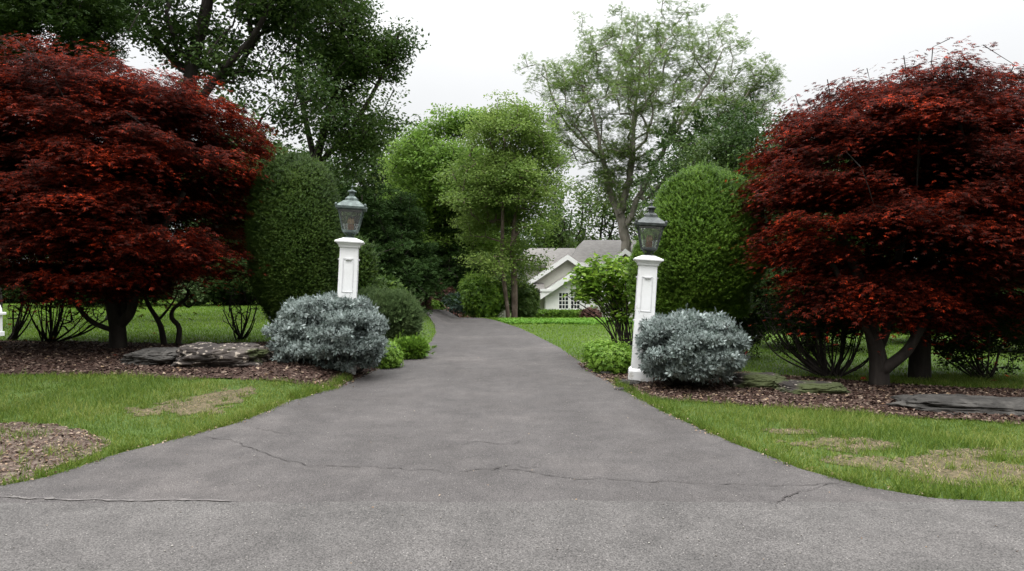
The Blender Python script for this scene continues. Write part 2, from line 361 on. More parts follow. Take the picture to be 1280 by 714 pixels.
# ------------------------------------------------------------------ noise
def n3(p, s=1.0, off=0.0):
    return np.array([mnoise.noise(Vector((a[0]*s + off, a[1]*s + off*1.7, a[2]*s - off))) for a in p])

# ------------------------------------------------------------------ branches
def polyline(pts, r0, r1, seg=.35, jit=.03):
    """dense points with radius along control points"""
    pts = np.asarray(pts, float)
    if len(pts) > 2:
        e = np.vstack([2*pts[0]-pts[1], pts, 2*pts[-1]-pts[-2]]); o_ = []
        for k in range(len(pts)-1):
            a, b, c, d = e[k:k+4]
            for u_ in (0, .25, .5, .75):
                o_.append(.5*((2*b) + (c-a)*u_ + (2*a-5*b+4*c-d)*u_**2 + (3*b-a-3*c+d)*u_**3))
        pts = np.array(o_ + [pts[-1]])
    out = [pts[0]]
    for a, b in zip(pts[:-1], pts[1:]):
        k = max(1, int(np.linalg.norm(b - a)/seg))
        for i in range(1, k+1):
            q = a + (b - a)*i/k
            if i < k: q = q + rng.normal(0, jit, 3)
            out.append(q)
    return np.array(out)
class Skel:
    def __init__(s): s.p = []; s.par = []; s.rmin = []
    def add_line(s, pts, r0, r1, parent=-1, seg=.35, jit=.03):
        q = polyline(pts, r0, r1, seg, jit); n = len(q); pr = parent
        for i, a in enumerate(q):
            s.p.append(a); s.par.append(pr); s.rmin.append(r0 + (r1 - r0)*i/max(n-1, 1)); pr = len(s.p) - 1
        return pr
    def nearest(s, pt): return int(np.argmin(np.linalg.norm(np.array(s.p) - pt, axis=1)))
    def attach(s, targets, rtip=.006, step=.45, jit=.06, down=1.3, sag=0.0, out=.0, nmin=0):
        tips = []
        c0 = np.array(s.p).mean(0); d0 = np.linalg.norm(targets - c0, axis=1); order = np.argsort(d0)
        cap = len(s.p) + len(targets)*14; P_ = np.zeros((cap, 3)); n = len(s.p); P_[:n] = s.p
        for ti in order:
            t = targets[ti]; v = t - P_[nmin:n]; d = np.linalg.norm(v, axis=1)
            cost = d + down*np.maximum(0, -v[:, 2]) + .25*np.linalg.norm(v[:, :2], axis=1)
            b = int(np.argmin(cost)) + nmin; a = P_[b].copy(); L_ = np.linalg.norm(t - a)
            k = max(1, int(L_/step)); mid = (a + t)/2 + np.array([0, 0, .12*L_ - sag*L_]) + rng.normal(0, jit*L_*.5, 3); pr = b
            for i in range(1, k+1):
                u = i/k; q = (1-u)**2*a + 2*u*(1-u)*mid + u*u*t
                if n >= cap: break
                P_[n] = q; s.p.append(q); s.par.append(pr); s.rmin.append(rtip); pr = n; n += 1
            tips.append(pr)
        return tips
    def mesh(s, name, mat, parent, rtip=.006, power=.48, sides=6, base=None, rmax=9):
        n = len(s.p); P_ = np.array(s.p); par = np.array(s.par); cnt = np.zeros(n)
        kids = np.zeros(n, int)
        for i in range(n):
            if par[i] >= 0: kids[par[i]] += 1
        cnt[kids == 0] = 1
        for i in range(n-1, -1, -1):
            if par[i] >= 0: cnt[par[i]] += cnt[i]
        rad = np.minimum(np.maximum(rtip*np.power(np.maximum(cnt, 1), power), np.array(s.rmin)), rmax)
        idx = np.where(par >= 0)[0]
        A = P_[par[idx]]; B = P_[idx]; d = unit(B - A)
        dn = np.zeros((n, 3)); dn[idx] = d
        # start direction follows the parent's own where this is its main continuation
        main = {}
        for i in idx:
            q = par[i]
            if q not in main or rad[i] > rad[main[q]]: main[q] = i
        ds = d.copy(); rs = np.minimum(rad[par[idx]], rad[idx]*1.25)
        for j, i in enumerate(idx):
            q = par[i]
            if main.get(q) == i:
                rs[j] = rad[q]
                if par[q] >= 0: ds[j] = dn[q]
        ref = unit(np.array([[.93, .36, .08]]))
        def ring(c, dr, r):
            u = unit(np.cross(dr, ref)); v = np.cross(dr, u)
            a = np.arange(sides)*2*math.pi/sides
            return c[:, None] + r[:, None, None]*(u[:, None]*np.cos(a)[None, :, None] + v[:, None]*np.sin(a)[None, :, None])
        R0 = ring(A, ds, rs); R1 = ring(B, d, rad[idx])
        V = np.concatenate([R0, R1], 1).reshape(-1, 3)
        k = np.arange(sides); f = np.stack([k, (k+1) % sides, sides + (k+1) % sides, sides + k], 1)
        F = (f[None] + (np.arange(len(idx))*2*sides)[:, None, None]).reshape(-1, 4)
        return mesh_obj(name, V, F, mat, parent, smooth=True)

def superell(n, p=2.4, shell=(.75, 1.0), zmin=-1, r=rng):
    """points in a superellipsoid of unit radii, mostly in the shell"""
    out = []
    while len(out) < n:
        d = unit(r.normal(size=(n*2, 3))); k = (np.abs(d)**p).sum(1)**(1/p)
        q = d/k[:, None]*r.uniform(shell[0]**2, shell[1]**2, (len(d), 1))**.5
        q = q[q[:, 2] > zmin]; out += list(q)
    return np.array(out[:n])
def ell(px, py, rx, ry, d, depth=1.0):
    """ellipsoid from picture measures at a distance d (metres)"""
    c = at(px, py, d); return c, np.array([rx*d/F_PX, rx*d/F_PX*depth, ry*d/F_PX])
def fill(ells, n, shell=(.2, 1.0), p=2.2, gaps=0.0, gscale=.5, off=0.0, lump=.12):
    wts = np.array([np.prod(e[1])**.75 for e in ells]); wts = wts/wts.sum(); out = []
    for (c, r_), w_ in zip(ells, wts):
        m = int(n*w_*(1.6 if gaps else 1)) + 1
        q = superell(m, p, shell)
        q = q*(1 + lump*np.clip(n3(q, 2.1, off + 3)*2, -1, 1))[:, None]
        q = c + q*r_
        if gaps:
            nv = n3(q, gscale, off); q = q[nv > np.quantile(nv, gaps)]
        out.append(q[:int(n*w_) + 1])
    return np.concatenate(out)

def leaves_at(pts, per, rad, flat=.55, up=.55, r=rng, droop=0):
    """positions and normals of leaves gathered round each point"""
    n = len(pts)*per
    off = r.normal(0, 1, (n, 3)); off *= (rad*r.uniform(.25, 1, n)**.6)[:, None]/np.maximum(np.linalg.norm(off, axis=1, keepdims=True), .6)
    off[:, 2] *= flat
    pos = np.repeat(pts, per, 0) + off
    nr = r.normal(0, 1, (n, 3)); nr[:, 2] = np.abs(nr[:, 2]) + up
    return pos, unit(nr)

def tree(name, label, cat, base, trunks, ells, n_t, per, size, mat, bark=M_bark, group=None, rad=.45, shell=(.25, 1.), gaps=.25, gscale=.5,
         rtip=.008, tmpl=T_LEAF, flat=.55, up=.5, power=.48, off=0., jit=.02, down=1.3, sag=0., extra=None, lump=.26, rmax=9, p=2.2):
    t = thing(name, base, label, cat, group)
    sk = Skel()
    for (pts, r0, r1, pr) in trunks:
        par = -1 if pr is None else sk.nearest(np.asarray(pts[0]))
        sk.add_line(pts, r0, r1, par, jit=jit)
    tg = fill(ells, n_t, shell, p, gaps, gscale, off, lump)
    nmin = int(len(sk.p)*.12)
    sk.attach(tg, rtip, jit=.1, down=down, sag=sag, nmin=nmin)
    sk.mesh('trunk', bark, t, rtip, power, rmax=rmax)
    pts = tg if extra is None else np.concatenate([tg, extra])
    pos, nr = leaves_at(pts, per, rad, flat, up)
    s_ = size*rng.uniform(.65, 1.25, len(pos))
    scatter('crown', *tmpl, pos, frames(nr), s_, mat, t)
    return t

# ------------------------------------------------------------------ THE SETTING: ground, road, driveway, beds
def axis(pieces):
    out = []
    for a, b, st in pieces: out += list(np.arange(a, b, st))
    return np.array(out + [pieces[-1][1]])
def grid_obj(name, X, Y, zfun, mat, mask=None):
    XX, YY = np.meshgrid(X, Y); ZZ = zfun(XX, YY); nx = len(X)
    V = np.stack([XX, YY, ZZ], 2).reshape(-1, 3)
    i, j = np.meshgrid(np.arange(len(Y)-1), np.arange(nx-1), indexing='ij'); a = i*nx + j
    F = np.stack([a, a+1, a+nx+1, a+nx], 2)
    if mask is not None:
        F = F[mask((XX[:-1, :-1] + XX[1:, 1:])/2, (YY[:-1, :-1] + YY[1:, 1:])/2)]
    else: F = F.reshape(-1, 4)
    return mesh_obj(name, V, F.reshape(-1, 4), mat, None, True)
X = axis([(-400,-60,34),(-60,-14,2),(-14,10,.15),(10,60,2),(60,400,34)])
Y = axis([(-60,-4,4),(-4,16,.15),(16,45,.5),(45,100,3),(100,600,50)])
tag(grid_obj('lawn', X, Y, zg, M_lawn), kind='structure')

Lpx = [(0,612),(60,600),(150,570),(300,530),(420,488),(447,474),(482,458),(504,448),(522,439),(538,429),(545,416),(543,407),(540,402)]
Rpx = [(1280,634),(1170,627),(1080,612),(1000,590),(900,550),(830,518),(780,490),(752,472),(728,456),(700,436),(675,423),(650,411),(622,402),(600,397.5)]
Lp = np.array([G(*q)[:2] for q in Lpx]); Rp = np.array([G(*q)[:2] for q in Rpx])
SEAM = 4.30
Lp = np.vstack([[-40, 4.28], [-8, 4.36], Lp, [-4.6, 30], [-9, 34], [-12,35.5]]); Rp = np.vstack([[40, 4.28], [6, 4.32], Rp, [-2.2, 29.5], [-5, 38]])
Lp = Lp[np.argsort(Lp[:, 1])]; Rp = Rp[np.argsort(Rp[:, 1])]
def Lx(y): return np.interp(y, Lp[:, 1], Lp[:, 0])
def Rx(y): return np.interp(y, Rp[:, 1], Rp[:, 0])
ys = np.concatenate([[4.28], np.arange(4.30, 14, .07), np.arange(14, 36, .3)])
u = np.linspace(0, 1, 60)
ey = 0.025*np.array([mnoise.noise(Vector((y*2.3, 5, 0))) for y in ys]); ey2 = 0.025*np.array([mnoise.noise(Vector((y*2.3, 15, 0))) for y in ys])
xl = Lx(ys) + ey; xr = Rx(ys) + ey2
XX = xl[:, None] + (xr - xl)[:, None]*u[None]; YY = np.repeat(ys[:, None], 60, 1); 
i, j = np.meshgrid(np.arange(len(ys)-1), np.arange(59), indexing='ij'); a = i*60 + j
F = np.stack([a, a+1, a+61, a+60], 2).reshape(-1, 4)
tag(mesh_obj('driveway', np.stack([XX, YY, zg(XX, YY) + .022], 2).reshape(-1, 3), F, M_drive, None, True), kind='structure')
# the road sheet: its far edge wanders a little where the driveway was butted to it
rx = np.concatenate([np.linspace(-60, -8, 20), np.arange(-7.8, 7.8, .1), np.linspace(8, 60, 20)])
far = SEAM + .05 + np.array([.07*mnoise.noise(Vector((x*.9, 0, 3))) + .03*mnoise.noise(Vector((x*4, 0, 9))) + .012*mnoise.noise(Vector((x*19, 0, 9))) for x in rx]) + .0
V = []; 
for x, f_ in zip(rx, far): V += [(x, -7, .0275), (x, f_, .0275)]
tag(mesh_obj('road', np.array(V), np.array([(2*k, 2*k+2, 2*k+3, 2*k+1) for k in range(len(rx)-1)]), M_road), kind='structure')

# cracks: thin ragged ribbons, and the pale worn seam at the left of the apron
def ribbon(px_pts, wd, name, mat, seed, z=.029, rag=.028, step=.02):
    P_ = [G(*q)[:2] for q in px_pts]; out = []
    for a_, b_ in zip(P_[:-1], P_[1:]):
        k = max(1, int(np.linalg.norm(b_ - a_)/step)); out += [a_ + (b_ - a_)*t/k for t in range(k)]
    out = np.array(out + [P_[-1]]); n = len(out)
    o2 = out + np.array([[mnoise.noise(Vector((i_*.13, seed, 0))), mnoise.noise(Vector((i_*.13, seed, 7)))] for i_ in range(n)])*rag*2 \
        + np.array([[mnoise.noise(Vector((i_*.6, seed, 1))), mnoise.noise(Vector((i_*.6, seed, 4)))] for i_ in range(n)])*rag*.7
    d = unit(np.gradient(o2, axis=0)); nrm = np.stack([-d[:, 1], d[:, 0]], 1)
    w_ = .55*wd*np.clip(.7 + 1.6*np.array([mnoise.noise(Vector((i_*.3, seed, 2))) for i_ in range(n)]), .3, 2)*np.minimum(1, np.minimum(np.arange(n), np.arange(n)[::-1])/6 + .1)
    a_ = o2 + nrm*w_[:, None]; b_ = o2 - nrm*w_[:, None]
    V_ = [];
    for q, s_ in zip(a_, b_): V_ += [(q[0], q[1], zf(*q) + z), (s_[0], s_[1], zf(*s_) + z)]
    return V_, [(2*k, 2*k+1, 2*k+3, 2*k+2) for k in range(n-1)]
cr = MB()
for sd, (pts, wd) in enumerate([
    ([(250,548),(290,555),(330,570),(362,582),(392,586),(440,588),(500,590),(560,594)], .009),
    ([(560,594),(620,590),(650,592),(690,600),(740,604),(800,606),(880,609)], .008),
    ([(880,609),(960,612),(1040,610),(1130,622)], .006),
    ([(292,530),(330,540),(362,546)], .006), ([(568,562),(600,556),(640,560),(652,553)], .006),
    ([(600,595),(640,586),(665,590),(700,588)], .006), ([(965,640),(985,626),(1020,618),(1045,606)], .011),
    ([(640,412),(600,421),(560,420),(530,425)], .006), ([(520,452),(600,455),(660,453),(708,452)], .006)]):
    v_, f_ = ribbon(pts, wd, '', None, sd*3.1); cr.poly(v_, f_)
o = cr.build('driveway_cracks', M_crack); tag(o, kind='structure')
sm = MB(); v_, f_ = ribbon([(-60,624),(0,626),(80,630),(160,631),(240,630),(300,632)], .022, '', None, 44, z=.0285, rag=.012); sm.poly(v_, f_)
v_, f_ = ribbon([(960,641),(1040,641),(1120,643),(1200,642),(1300,641)], .011, '', None, 47, z=.0285, rag=.012); sm.poly(v_, f_)
tag(sm.build('pavement_seam', surf_mat('worn_seam', [(.085,.078,.075),(.17,.155,.145)], 30)), kind='structure')

# beds
def inpoly(x, y, P_):
    x = np.asarray(x); y = np.asarray(y); ins = np.zeros(x.shape, bool); n = len(P_)
    for k in range(n):
        x1, y1 = P_[k]; x2, y2 = P_[(k+1) % n]
        if y1 == y2: continue
        c_ = ((y1 > y) != (y2 > y)) & (x < (x2 - x1)*(y - y1)/(y2 - y1) + x1); ins ^= c_
    return ins
def wob(x, y, a_=.05, s_=2.5):                       # cheap smooth wobble for borders
    return a_*(np.sin(x*s_ + 1.3*np.sin(y*s_*1.3)) + .6*np.sin(y*s_*2.1 + x*s_*1.7))
BEDL = np.array([G(*q)[:2] for q in [(-260,470),(-100,470),(0,469),(150,471),(300,476),(380,482),(430,486),(448,476),(478,461),(504,449),(524,440),(512,428),(470,421),(400,424),(330,429),(230,431),(100,428),(0,427),(-260,427)]])
BEDR = np.array([G(*q)[:2] for q in [(722,456),(728,462),(752,476),(790,494),(815,499),(900,505),(1000,513),(1130,522),(1280,533),(1620,552),(1700,505),(1450,492),(1280,488),(1200,486),(1100,480),(1000,472),(900,464),(830,456),(760,450)]])
PATCH = np.array([G(*q)[:2] for q in [(-140,540),(-40,532),(20,531),(70,533),(108,541),(132,556),(118,572),(70,588),(30,602),(-20,616),(-140,618)]])
FARB = np.array([[-6.5,28.5],[-3.4,28.3],[-2.2,30],[-.4,30.5],[2.5,33],[2.5,36],[-7,36]])
def bed(name, P_, st, dz=.012, mat=None):
    x0, y0 = P_.min(0) - .1; x1, y1 = P_.max(0) + .1
    return tag(grid_obj(name, np.arange(x0, x1, st), np.arange(y0, y1, st), lambda x, y: zg(x, y) + dz + .006*np.sin(x*9)*np.sin(y*8),
        mat or M_mulch, lambda x, y: inpoly(x + wob(x, y, .03), y + wob(y, x, .03), P_)), kind='structure')
bed('mulch_bed', BEDL, .06); bed('mulch_bed', BEDR, .06); bed('bare_soil', PATCH, .05, mat=surf_mat('pale_soil', [(.05,.033,.024),(.10,.072,.055),(.17,.135,.11)], 12, bump=.8, bscale=50)); bed('mulch_bed', FARB, .15)

def in_drive(x, y, m=0.0): return (x > Lx(y) - m) & (x < Rx(y) + m)
def not_grass(x, y):
    g = (y < SEAM + .05) | in_drive(x, y, -.03)
    for B in (BEDL, BEDR, FARB): g |= inpoly(x, y, B)
    return g
def rnd_xy(n, x0, x1, y0, y1): return rng.uniform(x0, x1, n), rng.uniform(y0, y1, n)
# bare, straw-coloured places of the two front strips (centre px, radii m)
DRY = [(G(275,500)[:2], .36, .45), (G(225,512)[:2], .5, .3), (G(1160,582)[:2], .8, .3), (G(1250,594)[:2], .9, .34), (G(1055,556)[:2], .5, .24), (G(1250,568)[:2], .6, .16), (G(990,540)[:2], .3, .12), (G(110,556)[:2], .25, .14)]
def dry(x, y):
    k = np.full_like(x, -9.)
    wob_ = .45*np.sin(x*7 + 2*np.sin(y*6)) + .35*np.sin(x*17 + 3*np.sin(y*13)) + .25*np.sin(y*31 + 2*np.sin(x*27))
    for c, a_, b_ in DRY: k = np.maximum(k, 1 - ((x - c[0])/a_)**2 - ((y - c[1])/b_)**2)
    return np.clip(k + wob_*.8, 0, 1)
XX_ = np.arange(-6, 7.5, .04); YY_ = np.arange(4.4, 9.4, .04)
tag(grid_obj('worn_ground', XX_, YY_, lambda x, y: zg(x, y) + .007, surf_mat('worn_turf_soil', [(.045,.045,.02),(.085,.068,.036),(.14,.11,.065)], 14, bump=.8),
    lambda x, y: (dry(x, y) > .18) & ~not_grass(x, y)), kind='structure')
# near turf
xs, ysn = rnd_xy(460000, -12.5, 13, 4.33, 10.2)
vis = np.abs(xs) < ysn*.95 + 3.5
keep = vis & ~not_grass(xs, ysn)
pt = inpoly(xs, ysn, PATCH); keep &= ~(pt & (rng.uniform(size=len(xs)) > .02 + .55*np.clip(np.sin(xs*4.1 + 1)*np.sin(ysn*5.3), 0, 1)**2))
keep &= rng.uniform(size=len(xs)) > np.clip(1.15*dry(xs, ysn), 0, .80)
keep &= rng.uniform(size=len(xs)) > .55*np.clip(np.sin(xs*6.1+2*np.sin(ysn*4.3))*np.sin(ysn*7.7+xs*2.1)-.1, 0, 1)
xs, ysn = xs[keep], ysn[keep]; n = len(xs)
nr = np.stack([rng.normal(0, .28, n), rng.normal(0, .28, n), np.ones(n)], 1)
hgt = rng.uniform(.03, .08, n)*(1 + .35*np.sin(xs*2.3 + np.sin(ysn*3)))*(1 - .4*dry(xs, ysn))
scl = np.stack([rng.uniform(.0045, .008, n), hgt*1.5, hgt], 1)
o = scatter('front_grass', *T_BLADE, np.stack([xs, ysn, zg(xs, ysn) - .002], 1), frames(nr), scl, M_blade); tag(o, 'short green grass of the strips between road and mulch beds', 'grass', kind='stuff')
# straw thatch on the dry places
M_straw = leaf_mat('straw', [(.15,.11,.065),(.22,.17,.10),(.30,.24,.15)], .1, .8, 4, .3)
xs, ysn = rnd_xy(200000, -7, 8, 4.4, 9.5); k = (dry(xs, ysn) > rng.uniform(.0, .7, len(xs))) & ~not_grass(xs, ysn)
xs, ysn = xs[k], ysn[k]; n = len(xs)
o = scatter('straw_thatch', *T_LEAF, np.stack([xs, ysn, zg(xs, ysn) + .006], 1), frames(np.stack([rng.normal(0,.3,n), rng.normal(0,.3,n), np.ones(n)], 1)),
    np.stack([rng.uniform(.008,.016,n), rng.uniform(.02,.05,n), np.full(n,.01)], 1), M_straw); tag(o, 'pale dry thatch in the worn places of the front grass', 'dry grass', kind='stuff')
# back lawns
xs, ysn = rnd_xy(760000, -26, 20, 8.5, 46)
keep = (np.abs(xs) < ysn*.85 + 3.5) & ~not_grass(xs, ysn) & (rng.uniform(size=len(xs)) < np.clip(10/ysn, .2, 1)**1.0)
xs, ysn = xs[keep], ysn[keep]; n = len(xs)
nr = np.stack([rng.normal(0, .3, n), rng.normal(0, .3, n), np.ones(n)], 1); hgt = rng.uniform(.03, .06, n)
scl = np.stack([rng.uniform(.008, .014, n)*np.clip(ysn/10, 1, 2.5), hgt, hgt], 1)
o = scatter('lawn_grass', *T_BLADE, np.stack([xs, ysn, zg(xs, ysn) - .002], 1), frames(nr), scl, M_blade_far); tag(o, 'mown green grass of the lawns behind the beds', 'grass', kind='stuff')
# mulch chips and fallen leaves
T_CHIP = ([(-.5,-.2,0),(.5,-.25,.05),(.45,.25,.02),(-.45,.2,.06)], [(0,1,2,3)])
def chips(name, P_, dens, lab, size=(.02, .055), mat=M_chip, cat='mulch', tm=T_CHIP):
    x0, y0 = P_.min(0); x1, y1 = P_.max(0); x, y = rnd_xy(int(dens*(x1-x0)*(y1-y0)), x0, x1, y0, y1)
    k = inpoly(x, y, P_) & (np.abs(x) < y*1.0 + 4); x, y = x[k], y[k]; n = len(x)
    nr = np.stack([rng.normal(0,.35,n), rng.normal(0,.35,n), np.ones(n)], 1)
    o = scatter(name, *tm, np.stack([x, y, zg(x, y) + .022], 1), frames(nr), rng.uniform(size[0], size[1], n), mat)
    return tag(o, lab, cat, kind='stuff')
chips('mulch_chips', BEDL, 900, 'red brown bark chips of the left bed'); chips('mulch_chips', BEDR, 1200, 'red brown bark chips of the right bed')
chips('mulch_chips', PATCH, 800, 'bark chips and soil in the bare place by the road', (.012, .04))
T_CURL = ([(0,-.5,0),(.35,-.1,.18),(0,.5,.02),(-.35,.05,.22)], [(0,1,2,3)])
chips('fallen_leaves', BEDL, 18, 'pale dry leaves lying on the left mulch bed', (.04, .08), M_dead, 'fallen leaves', T_CURL)
chips('fallen_leaves', BEDR, 60, 'pale dry leaves lying on the right mulch bed', (.03, .06), M_dead, 'fallen leaves', T_CURL)
chips('fallen_leaves', PATCH, 260, 'pale dry leaves lying in the bare place', (.012, .04), M_dead, 'fallen leaves', T_CURL)
# leaf litter caught along both driveway edges
ly = rng.uniform(4.5, 13, 420); sd = rng.uniform(size=420) < .5
lx = np.where(sd, Lx(ly), Rx(ly)) + rng.normal(0, .06, 420)
o = scatter('edge_litter', *T_CURL, np.stack([lx, ly, zg(lx, ly) + .034], 1), frames(np.stack([rng.normal(0,.4,420), rng.normal(0,.4,420), np.ones(420)], 1)), rng.uniform(.012,.034,420), M_dead)
tag(o, 'bits of dry leaf caught along the driveway edges', 'leaf litter', kind='stuff')

def grit(name, lab, cat, n, size, mat, tm, near=6.):
    x = rng.uniform(-7, 7, n); y = 1.9 + rng.exponential(near, n); k = (y < 26) & ((y < SEAM) | in_drive(x, y, -.04)) & (np.abs(x) < y*.8 + .5); x, y = x[k], y[k]; n = len(x)
    o = scatter(name, *tm, np.stack([x, y, zg(x, y) + .0315], 1), frames(np.stack([rng.normal(0,.3,n), rng.normal(0,.3,n), np.ones(n)], 1)), rng.uniform(size[0], size[1], n), mat)
    tag(o, lab, cat, kind='stuff')
T_PEB = ([(1,0,0),(0,1,0),(-1,0,0),(0,-1,0),(0,0,.9),(0,0,-.5)], [(0,1,4),(1,2,4),(2,3,4),(3,0,4),(1,0,5),(2,1,5),(3,2,5),(0,3,5)])
grit('loose_grit', 'pale loose grit scattered on the asphalt', 'grit', 1500, (.0025,.007), leaf_mat('grit_stone', [(.10,.09,.08),(.22,.20,.18),(.40,.38,.34)], 0, .8, 5, .2), T_PEB)
grit('stray_leaf_bits', 'bits of dry leaf and twig blown over the asphalt', 'leaf litter', 260, (.008,.022), M_dead, T_CURL)
# taller tufts and weeds in the front grass, thick along the edges
tx = rng.uniform(-6.5, 7, 900); ty = rng.uniform(4.4, 9.6, 900); e_ = rng.uniform(size=900) < .45; sd = rng.uniform(size=900) < .5
tx = np.where(e_, np.where(sd, Lx(ty) - rng.uniform(0, .12, 900), Rx(ty) + rng.uniform(0, .12, 900)), tx); k = ~not_grass(tx, ty) | e_; tx, ty = tx[k], ty[k]
tx = np.repeat(tx, 14) + rng.normal(0, .022, 14*len(tx)); ty = np.repeat(ty, 14) + rng.normal(0, .022, 14*len(ty)); n = len(tx); hgt = rng.uniform(.05, .11, n)
o = scatter('grass_tufts', *T_BLADE, np.stack([tx, ty, zg(tx, ty)], 1), frames(np.stack([rng.normal(0,.45,n), rng.normal(0,.45,n), np.ones(n)], 1)), np.stack([rng.uniform(.005,.009,n), hgt*1.4, hgt], 1), M_blade)
tag(o, 'longer tufts in the front grass and along its edges', 'grass', kind='stuff')
# ground cover strip at the far edge of the lawn
sx, sy = rnd_xy(18000, -1.6, 5.2, 21.9, 24.2)
k = (sy > 22.1 + .12*np.sin(sx*2)) & (sx > Rx(sy) + .05) & (sy < 24.0); sx, sy = sx[k], sy[k]; n = len(sx)
o = scatter('groundcover', *T_SPRIG, np.stack([sx, sy, zg(sx, sy) + rng.uniform(.01, .09, n)], 1), frames(np.stack([rng.normal(0,.5,n), rng.normal(0,.5,n), np.ones(n)], 1)), rng.uniform(.06,.11,n), M_ground)
tag(o, 'bright green low ground cover edging the far lawn', 'ground cover', kind='stuff')
# flowering bed past the end of the drive
sx, sy = rnd_xy(1500, -4.6, -1.0, 29.2, 31.4); n = len(sx)
o = scatter('flower_bed', *T_CURL, np.stack([sx, sy, zg(sx, sy) + rng.uniform(.04, .28, n)], 1), frames(rng.normal(size=(n,3))), rng.uniform(.05,.11,n), M_bed)
tag(o, 'low pink flowers and dry leaves beyond the end of the drive', 'flowers', kind='stuff')

# ------------------------------------------------------------------ LAMP POSTS
def lamp_post(base, lean, h, yaw, label, mat_l, glow=1.0):
    t = thing('lamp_post', base, label, 'lamp post', 'lamp posts flanking the driveway')
    t.rotation_euler = (0, lean, yaw)
    b = MB(); b.stack([(.172,-.1),(.172,.15),(.158,.17),(.142,.185),(.140,.19)]); b.build('plinth', M_white, t, .006)
    hw0, hw1 = .138, .130
    b = MB(); b.frustum(hw0, .185, hw1, h-.14); sh = b.build('shaft', M_white, t, .006)
    # raised frames round the sunk panels on the four sides
    pz = [(h-.80, h-.30), (.42, h-.92)]
    b = MB(); g = MB()
    for s_ in range(4):
        a_ = s_*math.pi/2; ca, sa = math.cos(a_), math.sin(a_)
        def rot(p): return (p[0]*ca - p[1]*sa, p[0]*sa + p[1]*ca, p[2])
        for z0, z1 in pz:
            for (x0, x1, za, zb, dp) in ((-.080,-.066,z0,z1,.005),(.066,.080,z0,z1,.005),(-.066,.066,z1-.014,z1,.006),(-.066,.066,z0,z0+.014,.006),(-.045,.045,z1-.024,z1-.006,.022)):
                q = [rot(p) for p in [(x0,-hw0+.004-dp,za),(x1,-hw0+.004-dp,za),(x1,-hw0+.02,za),(x0,-hw0+.02,za),(x0,-hw0+.004-dp,zb),(x1,-hw0+.004-dp,zb),(x1,-hw0+.02,zb),(x0,-hw0+.02,zb)]]
                b.poly(q, [(3,2,1,0),(4,5,6,7),(0,1,5,4),(1,2,6,5),(2,3,7,6),(3,0,4,7)])
    b.build('panel_moulding', M_groove, t, .002)
    b = MB(); b.stack([(.138,h-.145),(.148,h-.140),(.150,h-.115),(.182,h-.082),(.205,h-.072),(.205,h-.05),(.09,h),(.05,h+.003)]); b.build('cap', M_white, t, .004)
    # lantern: neck, tapered glazed body, hipped roof, vented chimney, finial
    ln = MB(); z = h
    ln.stack([(.075,z),(.075,z+.012),(.03,z+.02),(.03,z+.06),(.075,z+.078),(.112,z+.085),(.112,z+.105),(.10,z+.108)])
    for sx_ in (-1, 1):
        for sy_ in (-1, 1):
            ln.bar((.03*sx_, .03*sy_, z+.015), (.10*sx_, .10*sy_, z+.09), .006)
            ln.bar((.105*sx_, .105*sy_, z+.10), (.175*sx_, .175*sy_, z+.42), .0095)
    w0, w1, z0, z1 = .105, .175, z+.105, z+.415
    for s_ in range(4):
        a_ = s_*math.pi/2; ca, sa = math.cos(a_), math.sin(a_)
        rot = lambda p: (p[0]*ca - p[1]*sa, p[0]*sa + p[1]*ca, p[2])
        ln.bar(rot((-w0,-w0,z0)), rot((w0,-w0,z0)), .009); ln.bar(rot((-w1,-w1,z1)), rot((w1,-w1,z1)), .011)
        ln.bar(rot((-w1*.62,-w1+.004,z1)), rot((-w0*.55,-w0+.004,z0)), .003); ln.bar(rot((w1*.62,-w1+.004,z1)), rot((w0*.55,-w0+.004,z0)), .003)
    fr = ln.build('lantern', mat_l, t, .0015)
    rf = MB(); rf.stack([(.178,z1+.002),(.215,z1+.004),(.219,z1+.040),(.200,z1+.052),(.112,z1+.120),(.100,z1+.128)])
    for sx_ in (-1, 1):
        for sy_ in (-1, 1): rf.lathe([(.016,z1+.04),(.022,z1+.055),(.016,z1+.072),(.004,z1+.08)], 8, .205*sx_, .205*sy_)
    rf.build('lantern_roof', mat_l, fr, .002)
    ch = MB(); ch.stack([(.088,z1+.126),(.082,z1+.165),(.052,z1+.195),(.048,z1+.198)])
    for s_ in range(4):
        a_ = s_*math.pi/2; ca, sa = math.cos(a_), math.sin(a_)
        ch.bar((.075*ca, .075*sa, z1+.15), (.094*ca, .094*sa, z1+.15), .022)
    ch.lathe([(.040,z1+.196),(.040,z1+.215),(.034,z1+.217),(.034,z1+.262),(.066,z1+.264),(.062,z1+.276),(.030,z1+.292),(.012,z1+.298),(.010,z1+.325),(.020,z1+.335),(.020,z1+.347),(.006,z1+.358),(.003,z1+.395)], 16)
    for k in range(8):
        a_ = k*math.pi/4; ch.bar((.038*math.cos(a_), .038*math.sin(a_), z1+.217), (.038*math.cos(a_), .038*math.sin(a_), z1+.262), .005)
    ch.build('chimney', mat_l, fr, .001)
    for s_ in range(4):
        a_ = s_*math.pi/2; ca, sa = math.cos(a_), math.sin(a_); rot = lambda p: (p[0]*ca - p[1]*sa, p[0]*sa + p[1]*ca, p[2])
        g = MB(); q = [(-w0,-w0,z0),(w0,-w0,z0),(w1,-w1,z1),(-w1,-w1,z1)]; i_ = .95
        g.poly([rot(p) for p in q] + [rot((p[0]*i_, p[1]*(1-.03), p[2])) for p in q], [(0,1,2,3),(7,6,5,4),(0,4,5,1),(1,5,6,2),(2,6,7,3),(3,7,4,0)])
        g.build('glass_pane', M_glass, fr)
